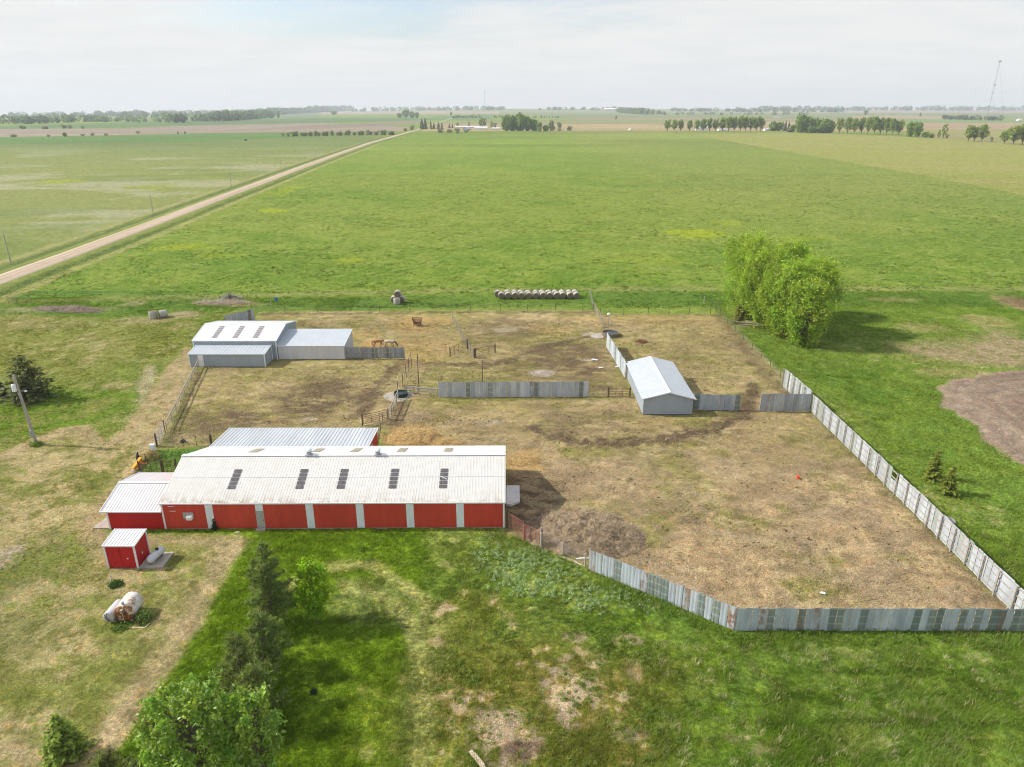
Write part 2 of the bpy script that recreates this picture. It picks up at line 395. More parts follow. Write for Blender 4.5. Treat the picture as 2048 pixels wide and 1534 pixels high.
def ground_colour(x, y):
    """albedo of the land at x, y (arrays), lawn shade painted in, plus how strawy it is, how lush it is and how bare it is"""
    n20 = fbm(x, y, 20, 1); n6 = fbm(x, y, 6, 2); n2 = fbm(x, y, 2.0, 3); n1 = fbm(x, y, 0.8, 4, 3); n60 = fbm(x, y, 90, 5)
    far = sst(260, 700, y)
    C = np.zeros(x.shape + (3,))
    def put(col, m):
        nonlocal C
        m = np.clip(m, 0, 1)[..., None]; C = C * (1 - m) + np.array(col) * m
    # pasture
    C[:] = (0.128, 0.205, 0.021)
    put((0.168, 0.236, 0.030), sst(0.42, 0.62, n20))
    put((0.10, 0.19, 0.014), sst(0.50, 0.68, n6) * 0.6)
    put((0.20, 0.25, 0.042), sst(0.48, 0.65, n60) * 0.5)
    put((0.165, 0.235, 0.035), far * 0.5)
    put((0.20, 0.225, 0.06), sst(20, 140, x) * sst(170, 420, y) * 0.45)
    put((0.26, 0.26, 0.09), sst(0.60, 0.72, n2) * 0.3 * (1 - far))
    put((0.245, 0.305, 0.014), spots(x, y, YELLOW, n6) * .85)
    # the ragged strip along the fence row
    dfr = dline(x, y, FENCEROW)
    put((0.24, 0.235, 0.085), sst(3.2, 0.6, dfr + (n6 - .5) * 4) * 0.55)
    put((0.07, 0.145, 0.018), sst(9, 3, np.abs(dfr - 9) + (n6 - .5) * 8) * 0.6 * (y < 163) * (y > 120))
    # lush ground beyond the windbreak fence and in front
    lush = ((x > 42.5) & (y < 150)).astype(float)
    lush = np.maximum(lush, (y < 62.5).astype(float))
    lush = lush * sst(150, 120, y)
    put((0.140, 0.205, 0.026), lush)
    put((0.095, 0.160, 0.014), lush * sst(0.48, 0.66, n6))
    put((0.110, 0.195, 0.030), lush * sst(0.50, 0.62, n2) * 0.5)
    put((0.185, 0.235, 0.045), lush * sst(0.50, 0.70, n20 * .6 + n6 * .4) * 0.8)
    put((0.29, 0.26, 0.12), lush * sst(0.58, 0.72, n2 * .6 + n1 * .4) * sst(.45, .6, n20) * 0.7)
    # far fields
    for poly, col in FIELDS:
        sd = sdf(x, y, PXP(poly))
        put(col, sst(6, -6, sd))
    nfar = fbm(x * 0.25, y, 60, 9)
    C *= (1 + (nfar - 0.5) * 0.5 * sst(400, 900, y))[..., None]
    lf = sst(4, -4, sdf(x, y, LEFTFIELD)) * sst(900, 500, y)
    put((0.205, 0.232, 0.066), lf * 0.9)
    ns = fbm(x * 0.5, y * 1.0, 30, 12)
    put((0.30, 0.305, 0.18), lf * sst(0.50, 0.66, ns) * 0.75)
    put((0.13, 0.185, 0.035), lf * sst(0.54, 0.70, fbm(x * .5, y, 40, 14)) * 0.6)
    put((0.245, 0.30, 0.02), spots(x, y, YELLOW, n6) * lf * 0.7)
    put((0.07, 0.13, 0.03), sst(9, 3, dline(x, y, CREEK) + (n6 - .5) * 6) * 0.8)
    yf = sst(1.5, -1.5, sdf(x, y, YFIELD) + (n6 - .5) * 3)
    put((0.235, 0.255, 0.062), yf)
    put((0.27, 0.26, 0.09), yf * sst(0.45, 0.7, fbm(x * 0.3, y, 25, 16)) * 0.7)
    # road sides
    dr = dline(x, y, ROAD)
    put((0.19, 0.215, 0.06), sst(16, 9, dr) * 0.6 * (y < 1600))
    put((0.075, 0.125, 0.025), sst(2.2, 0.4, np.abs(dr - 8.3) + (n6 - .5) * 2.5) * 0.75 * (y < 1300))
    put((0.30, 0.29, 0.11), sst(2.4, 0.3, np.abs(dr - 12.5) + (n6 - .5) * 3) * 0.7 * (y < 900))
    # yard to the west of the pens
    sy = sdf(x, y, YARD)
    yd = sst(1.5, -1.5, sy + (n6 - .5) * 4)
    put((0.185, 0.205, 0.045), yd)
    put((0.125, 0.180, 0.022), yd * sst(0.47, 0.62, n20 * 0.5 + n6 * 0.2 + n2 * .3) * .8)
    put((0.29, 0.25, 0.12), yd * sst(0.50, 0.64, n6 * 0.4 + n2 * 0.4 + n1 * .2) * 0.75)
    lushyard = spots(x, y, [(150, 815, 190, 48, 1), (230, 860, 60, 30, .6), (20, 830, 120, 60, 1), (380, 760, 25, 30, .7)], n6)
    put((0.105, 0.175, 0.012), lushyard * yd * sst(.3, .55, n2 * .6 + n6 * .4) * 0.9)
    trk = np.full(x.shape, 9.0)
    for pl in ([(215, 985), (240, 900), (285, 810), (300, 735)], [(150, 1000), (190, 930), (250, 870), (330, 760)], [(60, 985), (150, 945), (215, 890), (240, 870)]):
        trk = np.minimum(trk, dline(x, y, PXP(pl)))
    put((0.36, 0.315, 0.20), yd * sst(1.6, 0.2, trk + (n2 - .5) * 3.0) * 0.75)
    put((0.33, 0.235, 0.10), spots(x, y, [(345, 790, 26, 40, .7), (95, 905, 80, 28, .6)], n6) * 0.8)
    # mown dry lawn round the small shed
    sl = sdf(x, y, DRYLAWN)
    dl = sst(0.5, -0.5, sl + (n2 - .5) * 1.2)
    put((0.195, 0.195, 0.050), dl)
    put((0.34, 0.285, 0.135), dl * sst(0.40, 0.52, n6 * 0.3 + n2 * 0.35 + n1 * .35))
    put((0.105, 0.130, 0.028), spots(x, y, [(70, 1130, 120, 75, .9), (20, 1280, 80, 80, .8), (-60, 1200, 80, 120, 1), (170, 1090, 60, 40, .5)], n6, .7) * sst(.3, .55, n2) * .85)  # dark olive spots: greener grass with tree and cloud shade painted into its colour
    put((0.33, 0.27, 0.20), spots(x, y, [(25, 1108, 38, 22, .9)], n6))
    put((0.40, 0.31, 0.175), dl * sst(0.55, 0.68, n2 * 0.5 + n20 * 0.5))
    put((0.135, 0.165, 0.025), dl * sst(0.50, 0.60, fbm(x + y * .6, y * 1.6, 4, 21) * .6 + n1 * .4) * 0.75)
    put((0.38, 0.29, 0.17), dl * sst(1.8, 0.0, np.abs(sl + 1.3) + (n2 - .5) * 2.5) * 0.6)
    # lush strip of uncut grass right of the lawn, and the mown rings
    fr = (y < 62.3) & (x > -36)
    uncut = fr * sst(-0.3, 0.6, sl) * sst(-6.5, -9.5, x + (n6 - .5) * 3)
    put((0.125, 0.200, 0.008), uncut * 0.9)
    put((0.090, 0.160, 0.007), uncut * sst(0.5, 0.65, n6) * 0.7)
    ring = np.full(x.shape, 9.0)
    for pl in ([(560, 1180), (650, 1135), (740, 1130), (800, 1165), (850, 1205), (870, 1260)], [(690, 1170), (760, 1190), (820, 1240), (845, 1330), (850, 1440), (840, 1534)]):
        ring = np.minimum(ring, dline(x, y, PXP(pl)))
    put((0.29, 0.285, 0.10), fr * sst(1.15, 0.15, ring + (n2 - .5) * 0.9) * 0.85)
    put((0.165, 0.20, 0.055), fr * spots(x, y, [(745, 1205, 85, 40, .8), (860, 1330, 50, 150, .7)], n6))
    row_ = np.minimum(np.minimum(dline(x, y, PXP([(1540, 1338), (1700, 1345), (1850, 1343), (2100, 1334)])), dline(x, y, PXP([(1480, 1385), (1600, 1392), (1720, 1398), (1900, 1390), (2100, 1392)]))), dline(x, y, PXP([(1520, 1450), (1700, 1440), (1900, 1452), (2100, 1446)])))
    put((0.075, 0.135, 0.010), fr * sst(.55, .1, row_ + (n2 - .5) * .9) * .8)
    # tired brownish ground with bare patches, bottom centre
    br = fr * spots(x, y, [(1080, 1400, 235, 180, 1), (930, 1250, 80, 70, .8)], n6)
    put((0.165, 0.175, 0.028), br * 0.8)
    put((0.11, 0.15, 0.02), br * sst(.5, .62, n6 * .5 + n1 * .5) * .7)
    put((0.235, 0.20, 0.06), br * sst(0.5, 0.62, n2 * .5 + n1 * .5) * 0.8)
    bare = np.maximum(fr * spots(x, y, [(1145, 1390, 62, 55, 1), (1010, 1470, 60, 50, .95), (1060, 1420, 30, 14, .7), (1160, 1275, 20, 10, .6), (1255, 1280, 20, 9, .6), (1250, 1395, 18, 10, .6), (1190, 1320, 20, 8, .5),
                                        (1075, 1330, 22, 8, .6), (1270, 1340, 18, 20, .6), (930, 1415, 30, 16, .5), (1480, 1475, 22, 12, .8), (1260, 1470, 30, 12, .6), (1510, 1500, 30, 14, .5)], n2 * 1.5 + n1 * .8 - .65, 0.3),
                      br * .95 * sst(0.555, 0.61, n2 * 0.45 + n1 * 0.35 + n6 * .2))
    bare = bare * sst(0.70, 0.58, fbm(x, y, 1.3, 90, 3))
    put((0.40, 0.315, 0.20), bare)
    rg = fr * sst(1.3, 0.2, ring + (n2 - .5) * 0.8) * (1 - bare)
    put((0.26, 0.275, 0.08), rg * 0.5)
    put((0.15, 0.105, 0.075), fr * spots(x, y, [(1040, 1500, 38, 22, .9)], n2))
    # ploughed and bare ground on the east side
    tl = sdf(x, y, RIGHTDIRT)
    tl = tl + (n6 - .5) * 5 * sst(6, 0, np.abs(tl)); td = sst(0.4, -0.4, tl + (n2 - .5) * 2.5)
    put((0.245, 0.190, 0.138), td)
    ringn = fbm(tl * 1.0 + 40, (x + y) * 0.06, 0.75, 30, 4)
    put((0.36, 0.29, 0.205), td * sst(0.46, 0.68, ringn) * 0.5)
    put((0.18, 0.12, 0.085), td * sst(0.5, 0.68, fbm(tl + 70, (x + y) * 0.05, 1.6, 33, 4)) * 0.45)
    put((0.215, 0.155, 0.112), td * sst(-5, -11, tl) * .7)
    put((0.36, 0.28, 0.19), td * sst(1.3, 0.3, np.abs(tl)) * 0.6)
    rd = sst(3, -3, sdf(x, y, RIGHTDRY) + (n6 + n2 - 1) * 9)
    put((0.285, 0.22, 0.135), rd * 0.85 * sst(.25, .5, n2 * .5 + n1 * .5))
    put((0.30, 0.27, 0.12), spots(x, y, [(1860, 655, 50, 9, .6), (1970, 640, 50, 12, .7), (1900, 745, 60, 9, .6), (2040, 610, 30, 25, .7), (1780, 600, 60, 4, .5)], n6))
    put((0.23, 0.16, 0.11), spots(x, y, [(2075, 615, 45, 22, .9)], n6))
    # ---- the pens: trampled straw, weeds and dirt
    sp = sdf(x, y, PEN)
    pen = sst(0.45, -0.45, sp + (n2 - .5) * 0.9)
    near = sst(95, 72, y)
    put((0.355, 0.285, 0.132), pen)
    put((0.405, 0.295, 0.175), pen * near)
    put((0.43, 0.335, 0.19), pen * sst(0.46, 0.62, n6 * 0.6 + n2 * 0.4) * 0.8)
    put((0.235, 0.220, 0.068), pen * sst(0.49, 0.62, fbm(x, y, 9, 41) * 0.6 + fbm(x * .6, y, 2.2, 42) * 0.4) * 0.85)
    put((0.175, 0.125, 0.078), pen * sst(0.52, 0.64, fbm(x, y, 5, 44) * 0.35 + n2 * 0.35 + n1 * .3) * 0.75)
    put((0.25, 0.24, 0.075), pen * sst(70, 100, y) * sst(.46, .58, fbm(x, y, 14, 47) * .5 + n1 * .5) * .55)
    put((0.46, 0.36, 0.215), pen * sst(0.54, 0.66, fbm(x * .5 + y * .3, y, 1.2, 48, 3)) * .6)
    put((0.33, 0.25, 0.17), pen * near * sst(0.48, 0.62, fbm(x, y, 3.2, 45)) * 0.6)
    dirt = spots(x, y, DIRTSPOTS, n6 * 0.5 + n2 * 0.5, 0.5)
    put((0.135, 0.092, 0.060), pen * dirt * sst(0.38, 0.54, fbm(x * .45 + y * .12, y, 1.3, 49, 4) * .6 + n1 * .4) * 1.15)
    for pl, w, st in TRAILS:
        d = dline(x, y, PXP(pl))
        put((0.125, 0.085, 0.057), pen * st * sst(w * 1.7, w * 0.3, d + (n2 + n1 - 1) * 1.8 * w) * sst(.15, .40, n2 * .5 + n6 * .5))
    put((0.50, 0.33, 0.14), spots(x, y, GOLD, n2) * pen * 0.9)
    put((0.30, 0.19, 0.09), spots(x, y, GOLD, n2) * pen * sst(0.55, 0.7, n1) * 0.7)
    put((0.46, 0.40, 0.33), pen * spots(x, y, [(1085, 746, 24, 6, .9), (1015, 660, 24, 6, .5), (800, 792, 24, 8, 1), (620, 838, 14, 3, .9), (1190, 668, 24, 5, .9), (980, 845, 28, 6, .5), (1175, 720, 8, 2, .9)], n2))
    put((0.16, 0.21, 0.04), pen * sst(1.2, 0.1, np.abs(sp + 0.4) + (n2 - .5) * 1.5) * 0.45)
    put((0.20, 0.20, 0.05), pen * spots(x, y, [(1030, 797, 160, 4, .7), (1250, 755, 22, 40, .5), (1400, 830, 80, 6, .5)], n2))
    # green paddock corner by the red lean-to
    gp = sst(0.4, -0.4, sdf(x, y, PXP([(300, 900), (425, 893), (415, 900), (370, 915), (345, 955), (272, 952)])) + (n2 - .5))
    put((0.085, 0.165, 0.028), gp)
    # brush and muck heaps' surroundings
    put((0.30, 0.25, 0.15), spots(x, y, [(440, 606, 70, 6, .8), (120, 618, 100, 8, .5), (300, 640, 60, 7, .5), (365, 630, 30, 6, .8), (30, 650, 150, 10, .3), (270, 606, 18, 5, .6)], n6))
    C *= np.where(pen[..., None] > .5, np.array([1.0, 1.02, .92]), 1)
    C *= (1 + (n1 - .5) * (.5 + .5 * np.maximum(pen, fr * .9)) + (n2 - .5) * .25)[..., None]
    straw = np.clip(np.maximum(np.maximum(pen, dl * 0.5), np.maximum(bare, td * 0.6)), 0, 1)
    return np.clip(C, 0.004, 0.8), straw, dict(pen=pen, dl=dl, bare=bare, td=td, sp=sp, sl=sl, uncut=uncut, lush=lush, br=br, dirt=dirt, yd=yd, gp=gp, rd=rd, rg=rg)

def make_ground():
    ys = [-40.0, -10, 8, 20, 26]
    while ys[-1] < 66: ys.append(ys[-1] + 0.17)
    while ys[-1] < 165: ys.append(ys[-1] + max(0.17, ys[-1] * 0.0029))
    while ys[-1] < 9000: ys.append(ys[-1] * 1.0078)
    ys = np.array(ys); nc = 900
    u = np.linspace(-1, 1, nc)
    W = 24 + 0.92 * np.maximum(ys, 0) + 30 * sst(0, 60, ys)
    X = u[None, :] * W[:, None]; Y = np.repeat(ys[:, None], nc, 1)
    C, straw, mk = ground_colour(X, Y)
    b = (fbm(X, Y, 1.1, 60, 3) - 0.5)
    lumps = (fbm(X, Y, 7, 61, 3) - 0.5)
    Z = terr(X, Y) + b * (0.10 + .16 * np.clip(mk['lush'] - mk['dl'], 0, 1)) + lumps * 0.22
    Z -= 0.02
    # keep the ground quiet under the buildings, road and yard slabs
    flat = sst(4, 14, dline(X, Y, ROAD))
    Z = Z * (0.15 + 0.85 * flat) if True else Z
    Z = np.where(Y > 2200, terr(X, Y), Z)
    Z -= 0.35 * sst(3.0, 0.5, np.abs(dline(X, Y, ROAD) - 8.3)) * (Y < 1500)
    nr = len(ys); nv = nr * nc
    me = bpy.data.meshes.new('ground')
    me.vertices.add(nv)
    me.vertices.foreach_set('co', np.stack([X, Y, Z], -1).astype(np.float32).ravel())
    idx = np.arange(nv).reshape(nr, nc)
    q = np.stack([idx[:-1, :-1], idx[:-1, 1:], idx[1:, 1:], idx[1:, :-1]], -1).reshape(-1, 4)
    me.loops.add(q.size); me.loops.foreach_set('vertex_index', q.astype(np.int32).ravel())
    me.polygons.add(len(q)); me.polygons.foreach_set('loop_start', np.arange(0, q.size, 4, dtype=np.int32))
    me.polygons.foreach_set('loop_total', np.full(len(q), 4, np.int32))
    me.polygons.foreach_set('use_smooth', np.ones(len(q), bool))
    me.update(calc_edges=True)
    a = me.color_attributes.new('Col', 'FLOAT_COLOR', 'POINT')
    cc = np.concatenate([C, straw[..., None]], -1).astype(np.float32)
    a.data.foreach_set('color', cc.ravel())
    m, nt, out = new_mat('ground')
    bs = N(nt, 'ShaderNodeBsdfPrincipled', i_Roughness=0.95); bs.inputs['Specular IOR Level'].default_value = 0.1
    vc = N(nt, 'ShaderNodeVertexColor', layer_name='Col')
    geo = N(nt, 'ShaderNodeNewGeometry'); P = geo.outputs['Position']
    nA = noise(nt, P, 2.6, 5, 0.65); nB = noise(nt, P, 9.0, 4, 0.65); nC = noise(nt, P, 0.45, 4, 0.6)
    # grass: blade-sized speckle; straw: long thin fibres in two directions
    fib1 = noise(nt, P, 5.0, 4, 0.7, (0.6, 4.0, 1)); fib2 = noise(nt, P, 5.0, 4, 0.7, (4.0, 0.8, 1))
    fib = math_(nt, 'MAXIMUM', fib1, fib2)
    g = math_(nt, 'MULTIPLY', ramp(nt, nA, 0.32, 0.68, 0.60, 1.34), ramp(nt, nB, 0.32, 0.68, 0.66, 1.32))
    s_ = math_(nt, 'MULTIPLY', ramp(nt, fib, 0.42, 0.70, 0.56, 1.34), ramp(nt, nB, 0.34, 0.66, 0.66, 1.28))
    mx = N(nt, 'ShaderNodeMix'); mx.data_type = 'FLOAT'
    nt.links.new(vc.outputs['Alpha'], mx.inputs[0]); nt.links.new(g, mx.inputs[2]); nt.links.new(s_, mx.inputs[3])
    v = math_(nt, 'MULTIPLY', mx.outputs[0], ramp(nt, nC, 0.3, 0.7, 0.9, 1.1))
    comb = N(nt, 'ShaderNodeCombineColor')
    for i in range(3): nt.links.new(v, comb.inputs[i])
    c = mixc(nt, vc.outputs['Color'], comb.outputs[0], 1.0, 'MULTIPLY')
    # a little yellowing and browning in the fine grain
    c = mixc(nt, c, mixc(nt, c, (1.35, 1.05, 0.9), 1.0, 'MULTIPLY'), ramp(nt, noise(nt, P, 1.3, 5, 0.7), 0.5, 0.7))
    nt.links.new(c, bs.inputs['Base Color'])
    hgt = math_(nt, 'ADD', math_(nt, 'MULTIPLY', nA, 0.8), math_(nt, 'MULTIPLY', nB, 0.35))
    bp = N(nt, 'ShaderNodeBump', i_Strength=0.9, i_Distance=0.22)
    nt.links.new(hgt, bp.inputs['Height']); nt.links.new(bp.outputs[0], bs.inputs['Normal'])
    nt.links.new(bs.outputs[0], out.inputs[0])
    me.materials.append(m)
    o = bpy.data.objects.new('ground', me); COL.objects.link(o)
    tag(o, kind='structure')
make_ground()

# gravel road, one strip with a soft crown
def make_road():
    pts = [Vector((x, y, 0)) for x, y in ROAD]
    dense = []
    for a, b in zip(pts[:-1], pts[1:]):
        n = max(2, int((b - a).length / 12))
        for k in range(n): dense.append(a.lerp(b, k / n))
    dense.append(pts[-1])
    V = []; F = []
    prof = [(-3.9, -0.25), (-3.3, 0.07), (-1.2, 0.14), (0, 0.17), (1.2, 0.14), (3.3, 0.07), (3.9, -0.25)]
    for k, p in enumerate(dense):
        d = (dense[min(k + 1, len(dense) - 1)] - dense[max(k - 1, 0)]); d.z = 0; d.normalize(); nrm = Vector((d.y, -d.x, 0))
        for (o, z) in prof:
            q = p + nrm * (o + 0.25 * (float(vn(np.array(k * 0.7), np.array(o))) - .5)); q.z = float(terr(q.x, q.y)) + z + 0.08; V.append(tuple(q))
    n = len(prof)
    for k in range(len(dense) - 1):
        for j in range(n - 1): F.append((k * n + j, k * n + j + 1, (k + 1) * n + j + 1, (k + 1) * n + j))
    me = bpy.data.meshes.new('road'); me.from_pydata(V, [], F); me.polygons.foreach_set('use_smooth', [True] * len(F))
    uv = me.uv_layers.new(name='UVMap')
    for poly in me.polygons:
        for li, vi in zip(poly.loop_indices, poly.vertices):
            uv.data[li].uv = ((vi % n) / (n - 1), (vi // n) * 1.0)
    m, nt, out = new_mat('gravel_road')
    bs = N(nt, 'ShaderNodeBsdfPrincipled', i_Roughness=0.95); bs.inputs['Specular IOR Level'].default_value = 0.1
    geo = N(nt, 'ShaderNodeNewGeometry'); tc = N(nt, 'ShaderNodeTexCoord')
    n1 = noise(nt, geo.outputs['Position'], 0.25, 5, 0.6); n2 = noise(nt, geo.outputs['Position'], 3, 5, 0.7)
    lanes = noise(nt, tc.outputs['UV'], 7.0, 2, 0.5, (1, 0.01, 1))
    c = mixc(nt, (0.36, 0.285, 0.20), (0.46, 0.37, 0.27), ramp(nt, lanes, 0.4, 0.6))
    c = mixc(nt, c, (0.28, 0.22, 0.15), ramp(nt, n1, 0.5, 0.75, 0, 0.5))
    c = mixc(nt, c, (0.50, 0.42, 0.33), ramp(nt, n2, 0.5, 0.75, 0, 0.4))
    nt.links.new(c, bs.inputs['Base Color']); nt.links.new(bs.outputs[0], out.inputs[0])
    me.materials.append(m)
    o = bpy.data.objects.new('road', me); COL.objects.link(o); tag(o, kind='structure')
make_road()
# ------------------------------------------------------------------ buildings
def rib_sheet(mb, O, U, V, Nn, L, H, pitch=0.30, rw=0.06, rh=0.035, thick=0.02, htop=None, col=None):
    """ribbed metal sheet: origin O, runs L along unit U and H up unit V, ribs stand along V; htop(u) gives a varying height"""
    O = Vector(O); U = Vector(U).normalized(); V = Vector(V).normalized(); Nn = Vector(Nn).normalized()
    st = []; n = max(1, round(L / pitch)); p = L / n
    st.append((0, 0))
    for k in range(n):
        c = (k + 0.5) * p
        st += [(c - rw * 0.9, 0), (c - rw * 0.45, rh), (c + rw * 0.45, rh), (c + rw * 0.9, 0)]
    st.append((L, 0))
    bot = [O + U * u + Nn * o for u, o in st]
    top = [b + V * (htop(u) if htop else H) for b, (u, o) in zip(bot, st)]
    i = len(mb.v); m = len(st)
    mb.v += [tuple(x) for x in bot + top]
    for k in range(m - 1):
        mb.f.append((i + k, i + k + 1, i + m + k + 1, i + m + k)); mb.c.append(col)
    # back face and edges give the sheet its thickness
    e = [O - Nn * thick, O + U * L - Nn * thick, O + U * L + V * (htop(L) if htop else H) - Nn * thick, O + V * (htop(0) if htop else H) - Nn * thick]
    j = len(mb.v); mb.v += [tuple(x) for x in e]
    mb.f.append((j + 3, j + 2, j + 1, j)); mb.c.append(col)
    mb.f.append((i, j, j + 1, i + m - 1)); mb.c.append(col)
    mb.f.append((i + m, i + 2 * m - 1, j + 2, j + 3)); mb.c.append(col)
    mb.f.append((i, i + m, j + 3, j)); mb.c.append(col)
    mb.f.append((i + m - 1, j + 1, j + 2, i + 2 * m - 1)); mb.c.append(col)

def roofmat_dirty():
    """white ribbed roof, dirt and rust streaks gathering toward the low edge"""
    m, nt, out = new_mat('stained_white_roof')
    b = N(nt, 'ShaderNodeBsdfPrincipled', i_Roughness=0.5); b.inputs['Specular IOR Level'].default_value = 0.3
    tc = N(nt, 'ShaderNodeTexCoord'); P = tc.outputs['Object']
    sep = N(nt, 'ShaderNodeSeparateXYZ'); nt.links.new(P, sep.inputs[0])
    low = ramp(nt, sep.outputs[1], 3.6, -0.2); low2 = ramp(nt, sep.outputs[1], 1.1, -0.2)
    west = ramp(nt, sep.outputs[0], 20, 3, 0.45, 1.0)
    st = noise(nt, P, 1.0, 5, 0.65, (5.5, 0.35, 0.35)); sp = noise(nt, P, 1.4, 5, 0.7); fine = noise(nt, P, 9, 3, 0.6, (1, 0.5, 1))
    c = mixc(nt, (0.575, 0.57, 0.545), (0.53, 0.515, 0.475), ramp(nt, sp, 0.4, 0.7))
    f = math_(nt, 'MULTIPLY', math_(nt, 'MULTIPLY', low, west), ramp(nt, st, 0.40, 0.66))
    c = mixc(nt, c, (0.38, 0.34, 0.26), math_(nt, 'MULTIPLY', f, 0.6))
    f2 = math_(nt, 'MULTIPLY', math_(nt, 'MULTIPLY', low2, west), ramp(nt, math_(nt, 'MULTIPLY', sp, math_(nt, 'ADD', st, 0.45)), 0.42, 0.56))
    c = mixc(nt, c, (0.24, 0.17, 0.10), math_(nt, 'MULTIPLY', f2, 0.85))
    c = mixc(nt, c, (0.44, 0.40, 0.33), ramp(nt, fine, 0.62, 0.8, 0, 0.35))
    nt.links.new(c, b.inputs['Base Color']); nt.links.new(b.outputs[0], out.inputs[0])
    return m
M['dirtyroof'] = roofmat_dirty()

def slope_frame(O, run, rise, L):
    v = Vector((0, run, rise)); H = v.length; v.normalize(); n = Vector((0, -rise, run)).normalized()
    return v, n, H

# ---- the long red barn (local x along it, local y away from the camera)
def barn():
    L = 34.4; D = 12.6; ez = 3.0; rz = 5.12; oh = 0.12
    t = empty('red_barn', (-35.2, 61.95, 0), R(0.45), 'long red metal barn with white pilaster strips and a stained white roof', 'barn')
    strips = [4.7, 9.75, 14.8, 19.85, 24.9, 29.95]; sw = 0.76
    w = MB()
    x0 = 0.0
    for i, s in enumerate(strips + [L + sw / 2]):
        x1 = s - sw / 2
        rib_sheet(w, (x0, 0, 0.1), (1, 0, 0), (0, 0, 1), (0, -1, 0), x1 - x0, ez - 0.1, 0.25, 0.03, 0.015); x0 = s + sw / 2
    gable = lambda u: ez - 0.1 + (rz - ez) * (1 - abs(u - D / 2) / (D / 2)) - 0.06
    rib_sheet(w, (L, 0, 0.1), (0, 1, 0), (0, 0, 1), (1, 0, 0), D, 0, 0.25, 0.03, 0.015, htop=gable)
    rib_sheet(w, (0, D, 0.1), (0, -1, 0), (0, 0, 1), (-1, 0, 0), D, 0, 0.25, 0.03, 0.015, htop=lambda u: gable(D - u))
    rib_sheet(w, (L, D, 0.1), (-1, 0, 0), (0, 0, 1), (0, 1, 0), L, ez - 0.1, 0.25, 0.03, 0.015)
    w.build('wall', M['red'], t)
    f = MB(); f.box((L / 2, D / 2, 0.03), (L - 0.06, D - 0.06, 0.16)); f.build('foundation', M['concrete'], t)
    for i, s in enumerate(strips):
        b = MB()
        if i == 1:
            rib_sheet(b, (s - sw / 2, -0.006, 2.12), (1, 0, 0), (0, 0, 1), (0, -1, 0), sw, ez - 2.12, 0.25, 0.03, 0.015)
        else:
            rib_sheet(b, (s - sw / 2, -0.006, 0.1), (1, 0, 0), (0, 0, 1), (0, -1, 0), sw, ez - 0.1, 0.25, 0.03, 0.015)
        b.build('pilaster', M['bluewhite'], t)
    # front door, weathered boards under the second strip
    d = MB(); s = strips[1]
    for k in range(4): d.box((s - 0.32 + k * 0.205, 0.01 - 0.004 * (k % 2), 1.12), (0.195, 0.05, 1.96))
    for z in (0.35, 1.2, 1.95): d.box((s, -0.03, z), (0.74, 0.03, 0.10))
    dm = surf('peeling_door', (0.45, 0.43, 0.40), 0.8, var=0.4, scale=7, dirt=(0.2, 0.16, 0.12), dirt_amt=0.7)
    do = d.build('door', dm, t)
    h = MB(); h.box((s + 0.27, -0.065, 1.05), (0.04, 0.05, 0.14)); h.build('handle', M['dark'], do)
    st = MB(); st.box((s, -0.32, 0.09), (0.95, 0.5, 0.18)); st.build('door_step', M['concrete'], t)
    # corner and eave trim
    tr = MB()
    for x in (0.03, L - 0.03): tr.box((x, -0.04, ez / 2 + 0.05), (0.17, 0.09, ez - 0.1))
    tr.box((L / 2, -0.10, ez + 0.005), (L + 0.3, 0.05, 0.13)); tr.box((L / 2, D + 0.10, ez + 0.005), (L + 0.3, 0.05, 0.13))
    for x in (-0.13, L + 0.13):
        for (ya, za, yb, zb) in ((-oh, ez - 0.05, D / 2, rz - 0.03), (D + oh, ez - 0.05, D / 2, rz - 0.03)):
            tr.beam((x, ya, za), (x, yb, zb), 0.05, 0.15)
    tr.box((L + 0.035, D - 0.08, ez / 2 + 0.05), (0.08, 0.15, ez - 0.1))
    tr.build('trim', M['white'], t)
    # two roof slopes
    run = D / 2 + oh; rise = (rz - ez) * run / (D / 2); z0 = rz - rise + 0.08
    v, n, H = slope_frame(None, run, rise, L)
    rb = MB(); rib_sheet(rb, (0, 0, 0), (1, 0, 0), v, n, L + 0.3, H, 0.30, 0.045, 0.013)
    rf = rb.build('roof', M['dirtyroof'], t, loc=(-0.15, -oh, z0))
    v2 = Vector((0, -run, rise)).normalized(); n2 = Vector((0, rise, run)).normalized()
    rb = MB(); rib_sheet(rb, (L + 0.3, 0, 0), (-1, 0, 0), v2, n2, L + 0.3, H, 0.30, 0.045, 0.013)
    rf2 = rb.build('roof', M['whiteroof'], t, loc=(-0.15, D + oh, z0))
    c = MB(); c.beam((-0.16, D / 2, rz + 0.10), (L + 0.16, D / 2, rz + 0.10), 0.5, 0.05); c.build('ridge_cap', M['white'], t)
    seam = MB(); p = Vector((0, 0, 0)) + v * (H * 0.52) + n * 0.03
    seam.beam((0, p.y, p.z), (L + .3, p.y, p.z), 0.02, 0.03, up=n); seam.build('seam', M['bluewhite'], rf)
